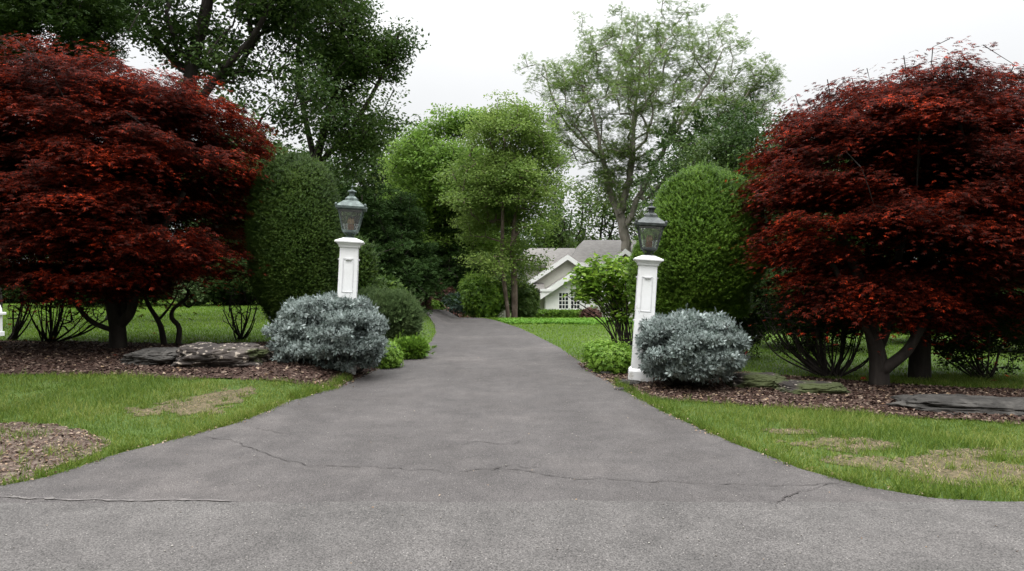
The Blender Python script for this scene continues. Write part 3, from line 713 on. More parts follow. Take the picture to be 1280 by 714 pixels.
    for k in range(3):
        a_ = k*2.1 + .5; cd = MB(); cx, cy = .032*math.cos(a_), .032*math.sin(a_)
        cd.lathe([(.017,z+.108),(.019,z+.112),(.016,z+.118),(.016,z+.20),(.012,z+.203)], 10, cx, cy); c_ = cd.build('candle', M_brass, fr, 0, True)
        fl = MB(); fl.lathe([(.008,z+.203),(.019,z+.222),(.021,z+.242),(.014,z+.270),(.002,z+.30)], 10, cx, cy); fl.build('bulb', M_candle, fr, 0, True)
    return t
PL = ground(-2.47, 10.0); PR = ground(1.84, 9.75)
lamp_post(PL, R(2.6), 1.92, R(10), 'white lamp post with pale green copper lantern behind the left blue spruce', M_verd)
lamp_post(PR, R(3.6), 1.80, R(-8), 'white lamp post with dark bronze lantern, leaning beside the right blue spruce', M_verdd)

# ------------------------------------------------------------------ SHEARED EVERGREENS AND SHRUBS
def dome(name, label, cat, base, ells, n, tmpl, size, mat, bark=M_bark, up=.45, p=2.3, inner=True, group=None, stems=5, shell=(.86,1.0), zmin=-1, rough=.05, leafin=None, srad=.03, lump_s=2.5, lump_a=.06):
    t = thing(name, base, label, cat, group)
    sk = Skel(); tips = np.concatenate([c + superell(26, 2.2, (.5, .85))*r_ for c, r_ in ells])
    for k in range(stems):
        c, r_ = ells[k % len(ells)]
        tp = c + np.array([rng.uniform(-.4,.4)*r_[0], rng.uniform(-.4,.4)*r_[1], -.1*r_[2]])
        b_ = np.asarray(base) + np.array([rng.normal(0,.02), rng.normal(0,.02), -.05])
        sk.add_line([b_, b_*.45 + tp*.55 + np.array([0,0,-.1]), tp], srad, srad*.5, -1)
    sk.attach(tips, .006); sk.mesh('stem', bark, t, .006)
    P_, N_ = [], []
    wts = np.array([(r_[0]*r_[1] + r_[0]*r_[2] + r_[1]*r_[2]) for c, r_ in ells]); wts /= wts.sum()
    for (c, r_), w_ in zip(ells, wts):
        q = superell(int(n*w_*1.15), p, shell, zmin)
        lm = n3(q*r_, lump_s, 3.3 + c[0]); q = q*(1 + lump_a*lm/.4)[:, None]
        q = c + q*r_ + rng.normal(0, rough*.5, (len(q), 3))
        nn = (np.sign(q - c)*np.abs((q - c)/r_)**(p - 1))/r_
        keep = np.ones(len(q), bool)
        for (c2, r2) in ells:
            if c2 is not c: keep &= (np.abs((q - c2)/r2)**p).sum(1) > .6
        P_.append(q[keep]); N_.append(unit(nn[keep]))
    P_ = np.concatenate(P_); N_ = np.concatenate(N_); m = len(P_)
    P_ = P_ + N_*(np.where(rng.uniform(size=m) < .05, np.abs(rng.normal(0, size*1.1, m)), 0))[:, None]
    ok = P_[:, 2] > zg(P_[:, 0], P_[:, 1]) + .02; P_, N_ = P_[ok], N_[ok]; m = len(P_)
    d = unit(N_ + np.array([0, 0, up]) + rng.normal(0, .35, (m, 3)))
    scatter('foliage', *tmpl, P_, frames(d), size*rng.uniform(.7, 1.3, m), mat, t)
    if inner:                                        # the older, denser foliage inside, same plant, same material
        Q = np.concatenate([c + superell(int(n*.22*w_), p, (.55, .86), zmin)*r_ for (c, r_), w_ in zip(ells, wts)])
        Q = Q[Q[:, 2] > zg(Q[:, 0], Q[:, 1]) + .03]
        scatter('inner_foliage', *T_SPRIG, Q, frames(rng.normal(size=(len(Q), 3))), size*2.4, leafin or mat, t)
    return t
# blue spruce globes
def globe(base, px, py, rx, ry, d, label, n, size=.046):
    # many rounded pads round a low mound
    c, r_ = ell(px, py, rx, ry, d, .95)
    es = [(c, r_*np.array([.93,.93,.9]))]
    es[0] = (c, r_*np.array([.76,.76,.74]))
    q = superell(120, 2.3, (.95, 1.0), -.85)
    for v in q: es.append((c + v*r_*rng.uniform(.78,.96), np.array([.14,.14,.05])*rng.uniform(.6,1.4)))
    return dome('blue_spruce', label, 'shrub', base, es, n, T_SPRUCE, size, M_spruce, group='blue globe spruces by the gate posts', up=.6, rough=.03, stems=4, srad=.03, shell=(.8,1.0))
gL = G(412,466); gR = G(858,484)
globe((gL[0], gL[1]+.5, gL[2]), 412, 417, 70, 48, 9.95, 'blue globe spruce in front of the left lamp post', 26000)
globe((gR[0], gR[1]+.35, gR[2]), 864, 435, 63, 41, 9.15, 'blue globe spruce hiding the foot of the right lamp post', 23000)
# sheared yews
bL = ground(-3.75, 12.2)
dome('clipped_yew', 'tall dark green yew clipped to a dome behind the left lamp post', 'clipped yew', bL, [ell(372,304,58,108,12.2,1.0), ell(384,384,44,52,12.2,.9)], 44000, T_YEW, .062, M_yew, stems=6, srad=.06, p=2.1, shell=(.9,1.0), up=.35, rough=.02, lump_a=.035, lump_s=2.0)
bR = ground(2.95, 11.6)
dome('clipped_yew', 'rounded bright green yew clipped to a dome behind the right lamp post', 'clipped yew', bR, [ell(882,300,67,82,11.6,1.0), ell(822,350,32,56,12.0,1.), ell(880,376,54,26,11.8,.8)], 44000, T_YEW, .075, M_yew2, stems=7, srad=.07, p=2.35, shell=(.9,1.02), up=.8, rough=.03, lump_a=.04, lump_s=2.0)
dome('clipped_yew', 'narrow clipped yew showing at the right of the left lamp post', 'clipped yew', ground(-3.0, 14.2), [ell(446,356,22,56,14.2,1.0), ell(446,400,24,30,14.2)], 9000, T_YEW, .10, M_yew, stems=3)
# low mound shrubs
dome('mugo_pine', 'grey green mounded pine between the spruce and the drive', 'shrub', G(492,424), [ell(488,397,36,29,13.6,1.0), ell(462,388,22,22,13.8)], 5200, T_PINE, .10, M_mugo, up=.8, stems=4)
dome('azalea', 'small yellow green azalea at the drive edge beside the left spruce', 'shrub', G(480,460), [ell(480,446,19,17,11.1,.9)], 2600, T_SPRIG, .055, M_azal, stems=3, srad=.01)
dome('azalea', 'loose bright green azalea at the foot of the right lamp post', 'shrub', G(767,464), [ell(768,450,27,15,10.6,.8), ell(750,442,16,11,11.0,.9)], 3600, T_SPRIG, .06, M_azal, stems=3, srad=.01, lump_a=.12, rough=.12)
dome('lilyturf', 'low dark grassy mound beside the flat stone at the drive edge', 'shrub', G(508,441), [ell(512,436,17,6,12.4,.8)], 1400, T_PINE, .09, M_yew2, stems=2, srad=.01)
# arching viburnum
def viburnum():
    base = G(775,438); base = ground(base[0]*1.0, 12.6); base[0] = (780-640)/F_PX*12.6
    t = thing('viburnum', base, 'leggy shrub with bright leaves on arching stems left of the right lamp post', 'shrub')
    sk = Skel(); tips = []
    es = [ell(752,348,36,26,12.6,.8), ell(728,362,24,20,12.4,.8), ell(776,375,28,32,12.8,.8), ell(772,340,20,18,12.9,.8)]
    tg = fill(es, 190, (.3, 1.0), gaps=.1, gscale=1.5)
    for k in range(22):
        c, r_ = es[k % 4]; tp = c + np.array([rng.uniform(-.9,.9)*r_[0], rng.uniform(-.7,.7)*r_[1], rng.uniform(-.9,.1)*r_[2]])
        b_ = base + np.array([rng.normal(0,.10), rng.normal(0,.08), -.03]); mid = b_*.5 + tp*.5 + np.array([(b_-tp)[0]*.12, 0, .12])
        sk.add_line([b_, mid, tp], .016, .007, -1, seg=.2, jit=.012)
    sk.attach(tg, .004, step=.25, nmin=40); sk.mesh('stem', M_bark, t, .004, sides=5, rmax=.02)
    pos, nr = leaves_at(tg, 13, .15, .7, .9); n = len(pos)
    scatter('foliage', *T_LEAF, pos, frames(nr), np.stack([rng.uniform(.09,.15,n)]*3, 1), M_vib, t)
viburnum()

# ------------------------------------------------------------------ RED JAPANESE MAPLES
def red_maple(label, base, trunks, c, r_, n_spray, per, leaf, seedoff, holes, zmin=-.9, pw_=2.9):
    t = thing('japanese_maple', base, label, 'red maple', 'red maples flanking the driveway')
    sk = Skel()
    for pts, r0, r1, pr in trunks:
        sk.add_line(pts, r0, r1, -1 if pr is None else sk.nearest(np.asarray(pts[0])), seg=.2, jit=.02)
    q = superell(int(n_spray*1.5), pw_, (.62, 1.02), zmin); 
    q = np.concatenate([q, superell(int(n_spray*.4), 2.3, (.1, .62), zmin)])
    lum = n3(q, 2.6, seedoff); q *= (1 + .07*lum/.4)[:, None]
    lo = q[:, 2] < 0; q[lo, 2] *= 1.04 + .16*n3(q[lo]*np.array([1,1,0]), 2.2, seedoff + 5)
    P_ = c + q*r_
    # leaf layers: bands with open dark gaps between them
    band = n3(P_*np.array([.5,.5,3.4]), 1.0, seedoff + 9)
    low = q[:, 2] < .75
    ok = (band > np.quantile(band, .36)) | ~low
    for hx, hy, hr in holes:                         # thin places where light comes through
        hp = P_ - 0; pxx = 640 + F_PX*hp[:, 0]/hp[:, 1]; 
        hv = at(hx, hy, c[1]); ok &= ~((np.hypot((P_[:, 0]-hv[0]*P_[:, 1]/c[1])/(hr[0]*c[1]/F_PX), (P_[:, 2]-(CAM_H+(hv[2]-CAM_H)*P_[:, 1]/c[1]))/(hr[1]*c[1]/F_PX)) < 1) & (rng.uniform(size=len(P_)) < .8))
    P_ = P_[ok]; q = q[ok]
    sel = rng.permutation(len(P_))[:n_spray]; P_ = P_[sel]; q = q[sel]
    up_ = np.where(q[:, 2] > .72)[0]; ws = up_[rng.permutation(len(up_))[:60]]   # young shoots standing out of the top
    for k in range(3): P_ = np.concatenate([P_, P_[ws] + np.array([0,0,.09*(k+1)]) + rng.normal(0,.05,(len(ws),3))*(k+1)*.6]); q = np.concatenate([q, q[ws]])
    thin = np.ones(len(P_)); thin[-3*len(ws):] = .22
    br = np.concatenate([P_[rng.permutation(len(P_))[:420]], P_[-len(ws):]])
    sk.attach(br, .005, step=.25, jit=.14, down=1.0, nmin=int(len(sk.p)*.25)); sk.mesh('trunk', M_bark, t, .006, .5, sides=7)
    out = unit(q/r_ * np.array([1,1,.6])); n = len(P_)*per
    # a spray is a flat, slightly drooping fan reaching outwards
    o2 = np.repeat(out, per, 0); Pc = np.repeat(P_, per, 0)
    hor = unit(o2*np.array([1,1,0]) + rng.normal(0,.05,(n,3))*np.array([1,1,0])); side = np.stack([-hor[:,1], hor[:,0], np.zeros(n)], 1)
    ssz = np.repeat(rng.uniform(.6, 1.3, len(P_)), per)
    a_ = rng.normal(0, .15, n)*ssz; b_ = rng.normal(0, .20, n)*ssz; zt = rng.normal(0, .028, n)
    pos = Pc + hor*a_[:, None] + side*b_[:, None]; pos[:, 2] += zt - .35*np.maximum(a_, 0)*1.0 - .25*(b_**2)/.2
    ydir = unit(hor*1.0 + side*rng.normal(0,.8,n)[:, None] + np.array([0,0,-.30]) + rng.normal(0,.25,(n,3)))
    upv = unit(np.array([0,0,1.]) + hor*.35 + rng.normal(0,.28,(n,3)))
    rot = frames_y(ydir, upv)
    kp = rng.uniform(size=n) < np.repeat(thin, per); pos, rot = pos[kp], rot[kp]; n = len(pos)
    scatter('crown', *T_MAPLE, pos, rot, leaf*rng.uniform(.7,1.25,n), M_red, t)
    return t
mb = G(150,436); mb = ground(-6.55, 11.3)
def T(px, py, d): return at(px, py, d)
cL, rL = ell(108,226,200,128,11.3,.85)
red_maple('dark red Japanese maple left of the drive, dome crown over forked trunk', mb, [
    ([mb + [0,0,-.1], T(147,408,11.3), T(138,372,11.3), T(128,330,11.4), T(110,270,11.5)], .15, .06, None),
    ([T(147,410,11.3), T(164,388,11.2), T(172,352,11.1), T(196,300,11.0), T(230,240,11.)], .09, .04, 1),
    ([T(155,400,11.3), T(154,372,11.4), T(152,340,11.6), T(160,260,11.9)], .05, .03, 1),
    ([T(146,415,11.3), T(120,405,11.1), T(104,392,11.0), T(80,360,10.8), T(40,310,10.6)], .045, .03, 1)],
    cL, rL, 3100, 70, .070, 1.7, [(120,165,(22,14)), (115,205,(14,10)), (95,230,(16,12))], zmin=-.99, pw_=3.5)
mr_ = ground((1100-640)/F_PX*9.3, 9.3)
cR, rR = ell(1158,247,198,141,9.9,.8)
red_maple('dark red Japanese maple right of the drive, wide crown over low branching trunk', mr_, [
    ([mr_ + [0,0,-.1], T(1098,450,9.3), T(1090,415,9.3), T(1078,360,9.4), T(1050,290,9.6)], .14, .05, None),
    ([T(1096,468,9.3), T(1112,456,9.2), T(1134,438,9.2), T(1152,408,9.2), T(1180,360,9.3), T(1230,300,9.4)], .09, .04, 1),
    ([T(1097,440,9.3), T(1112,400,9.5), T(1120,350,9.8), T(1130,270,10.)], .07, .04, 1),
    ([T(1094,440,9.3), T(1082,410,9.2), T(1062,372,9.2), T(1040,330,9.3), T(1010,290,9.5)], .05, .03, 1)],
    cR, rR, 3000, 70, .062, 6.1, [(1118,212,(18,7)), (1165,216,(18,8)), (1060,265,(16,8)), (972,330,(18,9)), (1035,348,(12,8))], zmin=-.99)

# ------------------------------------------------------------------ BARE TWIGGY SHRUBS UNDER THE MAPLES
def bare(name, label, base, tops, n, nt, r0, group=None, leaf=None, up_arch=.15, lm=None, per=8, lr=.1):
    t = thing(name, base, label, 'shrub', group); sk = Skel(); tg = fill(tops, nt, (.2, 1.), gaps=.0)
    for k in range(n):
        c, r_ = tops[k % len(tops)]; tp = c + np.array([rng.uniform(-.85,.85)*r_[0], rng.uniform(-.8,.8)*r_[1], rng.uniform(-.8,.3)*r_[2]])
        b_ = np.asarray(base) + np.array([rng.normal(0,.05), rng.normal(0,.05), -.03]); out = (tp - b_)*np.array([1,1,0])
        sk.add_line([b_, b_ + (tp-b_)*.45 + out*up_arch, tp], r0, r0*.4, -1, seg=.12, jit=.012)
    sk.attach(tg, .004, step=.12, jit=.25, nmin=n*2); sk.mesh('stem', M_bark, t, .0045, .42, sides=5, rmax=r0*1.3)
    if lm:
        pos, nr = leaves_at(tg, per, lr, .7, .5); scatter('foliage', *T_LEAF, pos, frames(nr), leaf*rng.uniform(.7,1.3,len(pos)), lm, t)
    return t
bare('vase_shrub', 'bare vase shaped shrub stems beside the left clipped yew', G(302,424), [ell(300,376,28,22,12.6,.8), ell(300,396,22,14,12.6,.8)], 13, 200, .02)
bare('bare_shrub', 'low bare shrub with dense fanning twigs left of the left maple trunk', G(62,428), [ell(92,386,52,26,12.2,.6), ell(60,372,30,16,12.2,.6)], 22, 420, .018)
bare('bare_shrub', 'bare shrub of thin dark stems beside the white mailbox', G(14,426), [ell(22,378,22,24,12.6,.8), ell(35,365,16,18,12.6,.8)], 12, 160, .018)
bare('twig_thicket', 'wide thicket of bare dark stems under the right maple', ground(4.75, 10.0), [ell(1010,412,62,36,10.2,.6), ell(1052,400,50,40,10.2,.6), ell(985,385,40,24,10.4,.6)], 46, 1100, .017, up_arch=.25, lm=M_dkshrub, leaf=.035, per=7)
bare('twig_thicket', 'bare twiggy stems between the right spruce and the maple', ground(3.6, 11.5), [ell(930,420,26,26,11.5,.7)], 16, 260, .014, lm=M_dkshrub, leaf=.035, per=6)
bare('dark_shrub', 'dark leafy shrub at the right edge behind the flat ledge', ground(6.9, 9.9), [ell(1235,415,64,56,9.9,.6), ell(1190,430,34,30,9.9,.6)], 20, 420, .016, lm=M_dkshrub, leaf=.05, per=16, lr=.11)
# the twisted pair of stems
def twisted(label, pts, r0, tops):
    t = thing('twisted_shrub', pts[0], label, 'shrub', 'crooked stems on the left lawn edge'); sk = Skel(); sk.add_line(pts, r0, r0*.5, -1, seg=.1, jit=.012)
    for q in tops: sk.add_line(q, r0*.5, r0*.2, sk.nearest(np.asarray(q[0])), seg=.1, jit=.015)
    e = np.asarray(pts[-1]); tg = e + rng.normal(0, 1, (14, 3))*np.array([.16,.16,.10]) + np.array([0,0,.25])
    sk.attach(tg, .005, step=.12, jit=.2, nmin=len(sk.p)-6); sk.mesh('stem', M_bark, t, .005, .45, sides=7)
g1 = G(206,432); g2 = G(222,432)
twisted('crooked forked dark stem leaning left beside the maple trunk', [g1+[0,0,-.05], T(202,412,g1[1]), T(196,398,g1[1]), T(186,382,g1[1]), T(180,366,g1[1])], .055, [[T(198,400,g1[1]), T(207,390,g1[1]), T(216,378,g1[1]), T(222,366,g1[1])]])
twisted('crooked dark stem bowed like a hook right of the forked stem', [g2+[0,0,-.05], T(224,410,g2[1]), T(215,398,g2[1]), T(217,386,g2[1]), T(232,374,g2[1]), T(236,362,g2[1])], .05, [[T(228,378,g2[1]), T(236,384,g2[1]), T(244,378,g2[1])]])
# old thick trunk behind the right maple
tb = ground((1150-640)/F_PX*9.9, 9.9)

# ------------------------------------------------------------------ ROCKS
def rock(label, name, base, size, yaw, mat, seed, flat=1.0, rot=0):
    bm = bmesh.new(); bmesh.ops.create_icosphere(bm, subdivisions=6, radius=1)
    for v in bm.verts:
        c = v.co.copy(); k = (abs(c.x)**3.5 + abs(c.y)**3.5 + abs(c.z)**3.5)**(1/3.5); c /= k
        d = mnoise.noise(c*1.3 + Vector((seed,)*3))*.22 + mnoise.noise(c*3.3 + Vector((seed,)*3))*.09 + mnoise.noise(c*9 + Vector((seed,)*3))*.045 + mnoise.noise(c*22 + Vector((seed,)*3))*.018 - .10*max(0, 1 - abs(mnoise.noise(c*1.9 + Vector((seed+4,)*3)))*16) + mnoise.noise(Vector((c.x*1.5, c.y*1.5, c.z*7 + seed)))*.035
        c *= 1 + d; v.co = Vector((c.x*size[0], c.y*size[1], c.z*size[2]))
    me = bpy.data.meshes.new(name); bm.to_mesh(me); bm.free(); me.materials.append(mat)
    me.polygons.foreach_set('use_smooth', np.ones(len(me.polygons), bool))
    o = bpy.data.objects.new(name, me); C.objects.link(o); o.location = tuple(base); o.rotation_euler = (0, rot, yaw)
    return tag(o, label, 'rock')
def gp(px, py, dz=0): 
    q = G(px, py); return (q[0], q[1], q[2] + dz)
rock('lichen spotted boulder under the left maple', 'boulder', gp(277,455,.09), (.60,.34,.18), R(2), M_rock, 2.1)
rock('low dark flat stone left of the lichen spotted boulder', 'flat_stone', gp(200,452,.05), (.42,.36,.13), R(-8), M_ledge, 5.3)
rock('mossy green stone beside the right blue spruce', 'mossy_stone', gp(943,483,.04), (.36,.26,.13), R(-3), M_rockm, 7.7)
rock('long low mossy stone right of the squarer mossy one', 'mossy_stone', gp(1012,490,.02), (.42,.26,.10), R(-5), M_rockm, 9.1)
rock('wide flat grey ledge stone at the right edge', 'ledge_stone', gp(1240,512,-.02), (1.0,.40,.15), R(-12), M_ledge, 12.4)
rock('flat tan stone between the mounded pine and the drive', 'flat_stone', gp(500,432,.03), (.42,.5,.07), R(-8), M_ledge, 15)
for k, (px, py, s_, lb) in enumerate([(742,458,.10,'small pale stone nearest the far lawn corner of the right bed'), (757,468,.12,'small pale stone left of the bright azalea'), (786,481,.14,'small pale stone against the foot of the right post'), (776,489,.08,'smallest pale stone at the drive edge by the right post')]):
    rock(lb, 'edging_stone', gp(px, py, .01), (s_, s_*.8, s_*.4), k*1.3, M_ledge, 20 + k*3)
# mailbox at the left edge of the view
def mailbox():
    b = ground(at(-19,400,7.0)[0] - .155, 7.0); t = thing('mailbox', b, 'white rounded mailbox on a post cut by the left edge', 'mailbox')
    hz = at(0,419,7.0)[2] - b[2]; w_ = .155; m = MB(); n = 12
    prof = [(-w_,hz),(w_,hz),(w_,hz+.22)] + [(w_*math.cos(math.pi*k/n), hz+.22+w_*1.0*math.sin(math.pi*k/n)) for k in range(1,n)] + [(-w_,hz+.22)]
    k = len(prof); pts = [(x,-.25,z) for x, z in prof] + [(x,.25,z) for x, z in prof]
    m.poly(pts, [tuple(range(k)), tuple(range(k, 2*k))[::-1]] + [(i_, (i_+1) % k, k+(i_+1) % k, k+i_) for i_ in range(k)]); m.build('box', M_white, t, .008)
    m = MB(); m.box(-w_-.025, w_+.025, -.27, .27, hz+.195, hz+.225); m.box(-w_-.012, w_+.012, -.26, .26, hz-.03, hz+.02); m.build('collar', M_white, t, .006)
    m = MB(); m.box(-.05,.05,-.05,.05,-.1,hz-.03); m.build('post', M_white, t, .004)
mailbox()

# ------------------------------------------------------------------ TREES
def V3(*a): return np.array(a, float)
# the thick old trunk behind the right maple carries a crown above the frame-left part of the maple
tree('old_maple', 'thick dark tree trunk standing right behind the right red maple', 'tree', tb,
     [([tb+[0,0,-.1], T(1150,440,9.9), T(1152,380,9.9), T(1158,320,9.95), T(1165,270,10)], .17, .09, None)],
     [ell(1170,280,120,50,10.4,.7)], 60, 60, .09, M_red, rad=.3, gaps=0, rtip=.01)
def scatter_ells(lst, d):
    return [ell(px, py, r_*rng.uniform(.85,1.25), r_*rng.uniform(.7,1.0), d + rng.uniform(-1.2, 1.2), 1.) for px, py, r_ in lst]
# big dark tree, upper left
b1 = ground((143-640)/F_PX*19.5, 19.5)
tree('shade_tree', 'tall dark leafy tree rising behind the left red maple', 'tree', b1,
     [([b1+[0,0,-.1], T(152,380,19.5), T(196,270,19.5), T(232,160,19.5), T(240,80,19.5), T(262,-20,19.6), T(250,-160,19.8)], .30, .12, None),
      ([T(232,160,19.5), T(268,100,19.2), T(320,40,19), T(370,-60,19)], .14, .06, 1),
      ([T(240,100,19.5), T(190,40,19.7), T(150,-60,19.8)], .12, .05, 1)],
     [ell(335,40,84,130,19.3,1.1), ell(290,10,60,60,19.3,1.), ell(250,60,60,40,19.6,1.), ell(230,-20,110,110,19.6,1.), ell(372,120,52,60,18.6,.8), ell(150,-30,80,80,20,.9), ell(390,-60,100,80,19.5), ell(300,-200,180,120,20)],
     760, 80, .13, M_oak, rad=.62, gaps=.30, gscale=.55, rtip=.012)
b2 = ground(-6.4, 22.5)
tree('shade_tree', 'airy dark maple behind the left lantern with pale outer leaves', 'tree', b2,
     [([b2+[0,0,-.1], T(396,280,22.5), T(396,200,22.5), T(418,120,22.4), T(430,30,22.4), T(440,-60,22.4)], .22, .08, None),
      ([T(396,210,22.5), T(382,150,22.8), T(372,80,23), T(380,0,23)], .12, .05, 1),
      ([T(398,205,22.5), T(440,160,22.2), T(480,90,22), T(500,40,22)], .10, .04, 1)],
     [ell(440,140,62,92,22.3,1.), ell(462,50,52,60,22.2,1.), ell(400,30,60,90,22.6,1.), ell(492,70,22,36,22,.8)],
     560, 64, .12, M_oak2, rad=.55, gaps=.34, gscale=.6, off=5, rtip=.012)
# conifer at the top left corner, close
b3 = ground(-12.3, 16.0)
tree('spruce_tree', 'dark conifer at the top left corner over the red maple', 'tree', b3,
     [([b3+[0,0,-.1], b3+[0,0,11]], .25, .05, None)],
     [ell(-10,20,150,60,15.6,.8), ell(50,38,90,40,15.2,.7), ell(80,10,100,52,15.4,.8), ell(-30,-120,150,120,16), ell(-60,150,120,100,16.5)],
     800, 80, .12, M_spruceg, tmpl=T_SPRIG, rad=.5, gaps=.05, flat=.35, up=1.0, rtip=.012)
# dark conifers behind the left of the drive
for k, (px, d, top, lb) in enumerate([(452,21,232,'dark hemlock right behind the left lantern'), (500,25,236,'dark hemlock standing above the purple shrubs'), (556,33,250,'dark hemlock at the bend of the drive')]):
    b_ = ground((px-640)/F_PX*d, d); tz = at(px, top, d); h_ = tz[2]-b_[2]
    es = [(V3(b_[0], d, b_[2] + h_*f_), V3(1, 1, 1)*np.array([w_, w_, h_*.14])) for f_, w_ in ((.16,2.0),(.36,1.9),(.56,1.55),(.74,1.1),(.90,.6))]
    tree('hemlock', lb, 'conifer', b_, [([b_+[0,0,-.1], tz - [0,0,.3]], .16, .03, None)], es, 300, 60, .13, M_hemlock, tmpl=T_SPRIG, rad=.42, gaps=.05, flat=.35, up=.9, rtip=.01, sag=.2, down=0, group='dark hemlocks left of the drive')
# bright tree and birch in the middle
b4 = ground(-3.6, 33.5)
tree('bright_maple', 'bright green leafy tree left of the birch', 'tree', b4, [([b4+[0,0,-.1], T(560,330,33.5), T(556,260,33.5), T(560,180,33.5)], .2, .06, None), ([T(557,300,33.5), T(525,240,33), T(510,200,33)], .1, .05, 1)],
     scatter_ells([(505,205,18),(520,170,20),(548,162,24),(578,158,26),(600,150,18),(530,215,30),(560,205,34),(590,200,30),(500,250,16),(528,262,28),(565,255,32),(600,250,30),(545,305,26),(585,300,28),(515,230,24),(610,300,24),(500,180,10),(560,145,10),(550,225,52),(585,225,46),(520,200,34)], 33),
     860, 70, .15, M_bright, rad=.75, gaps=.14, gscale=.6, off=2, rtip=.014, shell=(.1,1.), flat=.4)
b5 = ground(0.0, 27.0); b5b = ground(.16, 27.3)
tree('river_birch', 'birch with twin pale brown trunks at the end of the lawn', 'tree', ground(0,27), [
      ([T(636,396,27)+[0,0,-.2], T(629,340,27), T(628,290,27), T(630,230,27), T(640,170,27)], .085, .03, None),
      ([T(643,396,27.2)+[0,0,-.2], T(643,350,27.2), T(641,300,27.2), T(650,230,27.3), T(665,180,27.2)], .07, .03, None)],
     scatter_ells([(600,232,36),(618,168,32),(646,160,38),(676,185,34),(685,235,20),(655,225,36),(630,270,36),(590,285,26),(672,290,22),(600,325,16),(640,315,26),(612,210,34),(668,330,13),(578,250,20),(640,138,14),(662,146,12),(622,143,11),(692,205,14),(640,195,50),(620,240,44),(658,240,38),(652,338,17),(622,340,15),(640,352,10)], 27),
     860, 66, .115, M_birch, bark=M_barkb, rad=.62, gaps=.16, gscale=.7, off=8, rtip=.010, shell=(.1,1.), flat=.4, sag=.05)
# tall airy locust
bl = ground(9.0, 40.)
tree('honey_locust', 'tall airy locust with feathery pale leaves behind the house', 'tree', ground((790-640)/F_PX*47, 47.), [
      ([T(788,330,47)+[0,0,-1.5], T(778,280,47), T(762,240,47), T(752,190,47), T(740,140,47), T(720,90,47)], .34, .035, None),
      ([T(774,270,47), T(790,200,47), T(792,150,47), T(800,90,47), T(796,30,47)], .20, .03, 1),
      ([T(780,290,47), T(806,230,47), T(840,170,46), T(880,110,46), T(905,60,46)], .22, .03, 1),
      ([T(806,250,47), T(860,200,45), T(915,160,45)], .15, .03, 1),
      ([T(752,200,47), T(712,160,48), T(690,120,48), T(680,80,48)], .12, .03, 1)],
     [ell(800,60,78,56,47,1.), ell(705,90,46,54,47.5,.9), ell(880,75,62,50,46.5,.9), ell(925,120,46,52,46,.9), ell(780,140,110,60,47,1.), ell(880,150,84,56,46,.9), ell(950,105,30,36,46,.9), ell(735,190,58,60,48,.8), ell(780,230,60,50,47,.8)],
     1050, 34, .27, M_locust, bark=M_barkg, tmpl=T_FEATHER, rad=.62, gaps=.36, gscale=.30, off=4, rtip=.020, flat=.6, up=1.2, rmax=.36, jit=.06)
for k, (px, py, rx, ry, d, lb) in enumerate([(712,262,34,40,64,'thin tree behind the house roof at its left'), (752,255,32,36,68,'thin tree behind the house between the taller locust stems'), (690,290,26,30,60,'small tree behind the house nearest the birch'), (800,262,34,40,66,'thin tree behind the house nearest the right lantern')]):
    b_ = ground((px-640)/F_PX*d, d)
    tree('woodland_tree', lb, 'tree', b_, [([b_+[0,0,-.1], T(px-4,330,d), T(px+3,py,d)], .2, .07, None), ([T(px-3,325,d), T(px+14,285,d), T(px+16,py,d)], .12, .05, 1)],
         [ell(px,py,rx,ry,d), ell(px,312,rx*1.1,22,d)], 150, 26, .34, M_oak2, rad=1.2, gaps=.4, gscale=.3, off=k*3., rtip=.03, group='thin trees behind the house')
b7 = ground((618-640)/F_PX*46, 46)
tree('shade_tree', 'dark leafy tree filling the gap left of the garage roof', 'tree', b7, [([b7+[0,0,-.1], T(616,300,46), T(614,240,46)], .25, .08, None)], [ell(610,300,40,60,46), ell(600,350,40,34,45)], 260, 60, .3, M_oak, rad=1.1, gaps=.05, rtip=.02)
# darker tree on the right behind the yew
b6 = ground(9.3, 31.)
tree('shade_tree', 'mid green spreading tree between the locust and right maple', 'tree', b6, [([b6+[0,0,-.1], T(900,300,31), T(905,230,31), T(912,190,31)], .25, .1, None)],
     [ell(895,200,66,44,31,1.), ell(930,170,46,36,31,1.), ell(860,235,50,50,31.5), ell(940,230,50,60,31), ell(985,240,60,90,32), ell(900,290,80,60,32)],
     520, 60, .15, M_oak, rad=.75, gaps=.2, gscale=.45, off=12, rtip=.014)

# ------------------------------------------------------------------ SHRUBS ALONG THE FAR END
def bush(name, label, px, py, rx, ry, d, mat, n=2200, size=.11, tm=T_SPRIG, group=None, up=.5):
    b_ = ground((px-640)/F_PX*d, d)
    return dome(name, label, 'shrub', b_, [ell(px, py, rx, ry, d, .9)], n, tm, size, mat, stems=3, srad=.02, group=group, up=up, lump_a=.12, rough=.12)
bush('round_bush', 'big rounded green bush left of the birch trunks', 605,372,26,24,27.5,M_yew2,3200,.14)
bush('round_bush', 'darker round bush behind the big rounded one', 596,362,18,18,30,M_bright,1800,.15)
bush('round_bush', 'leafy dark bush right of the birch trunks', 655,376,16,22,28.5,M_oak2,2200,.13)
bush('light_bush', 'small yellow green bush beside the drive bend', 543,386,8,8,27,M_azal,900,.09)
bush('purple_bush', 'dull purple mounded shrub left of the yellow green bush', 508,378,28,17,26,M_purple,2600,.13)
bush('purple_bush', 'dull purple mounded shrub behind the yellow green bush', 550,374,20,14,31,M_purple,2000,.14)
bush('juniper', 'low spreading blue green juniper near the drive end', 572,381,18,10,30,M_juni,1600,.14)
bush('dark_bush', 'dark evergreen bush over the mounded pine', 478,372,24,22,18,M_yew,2600,.12)
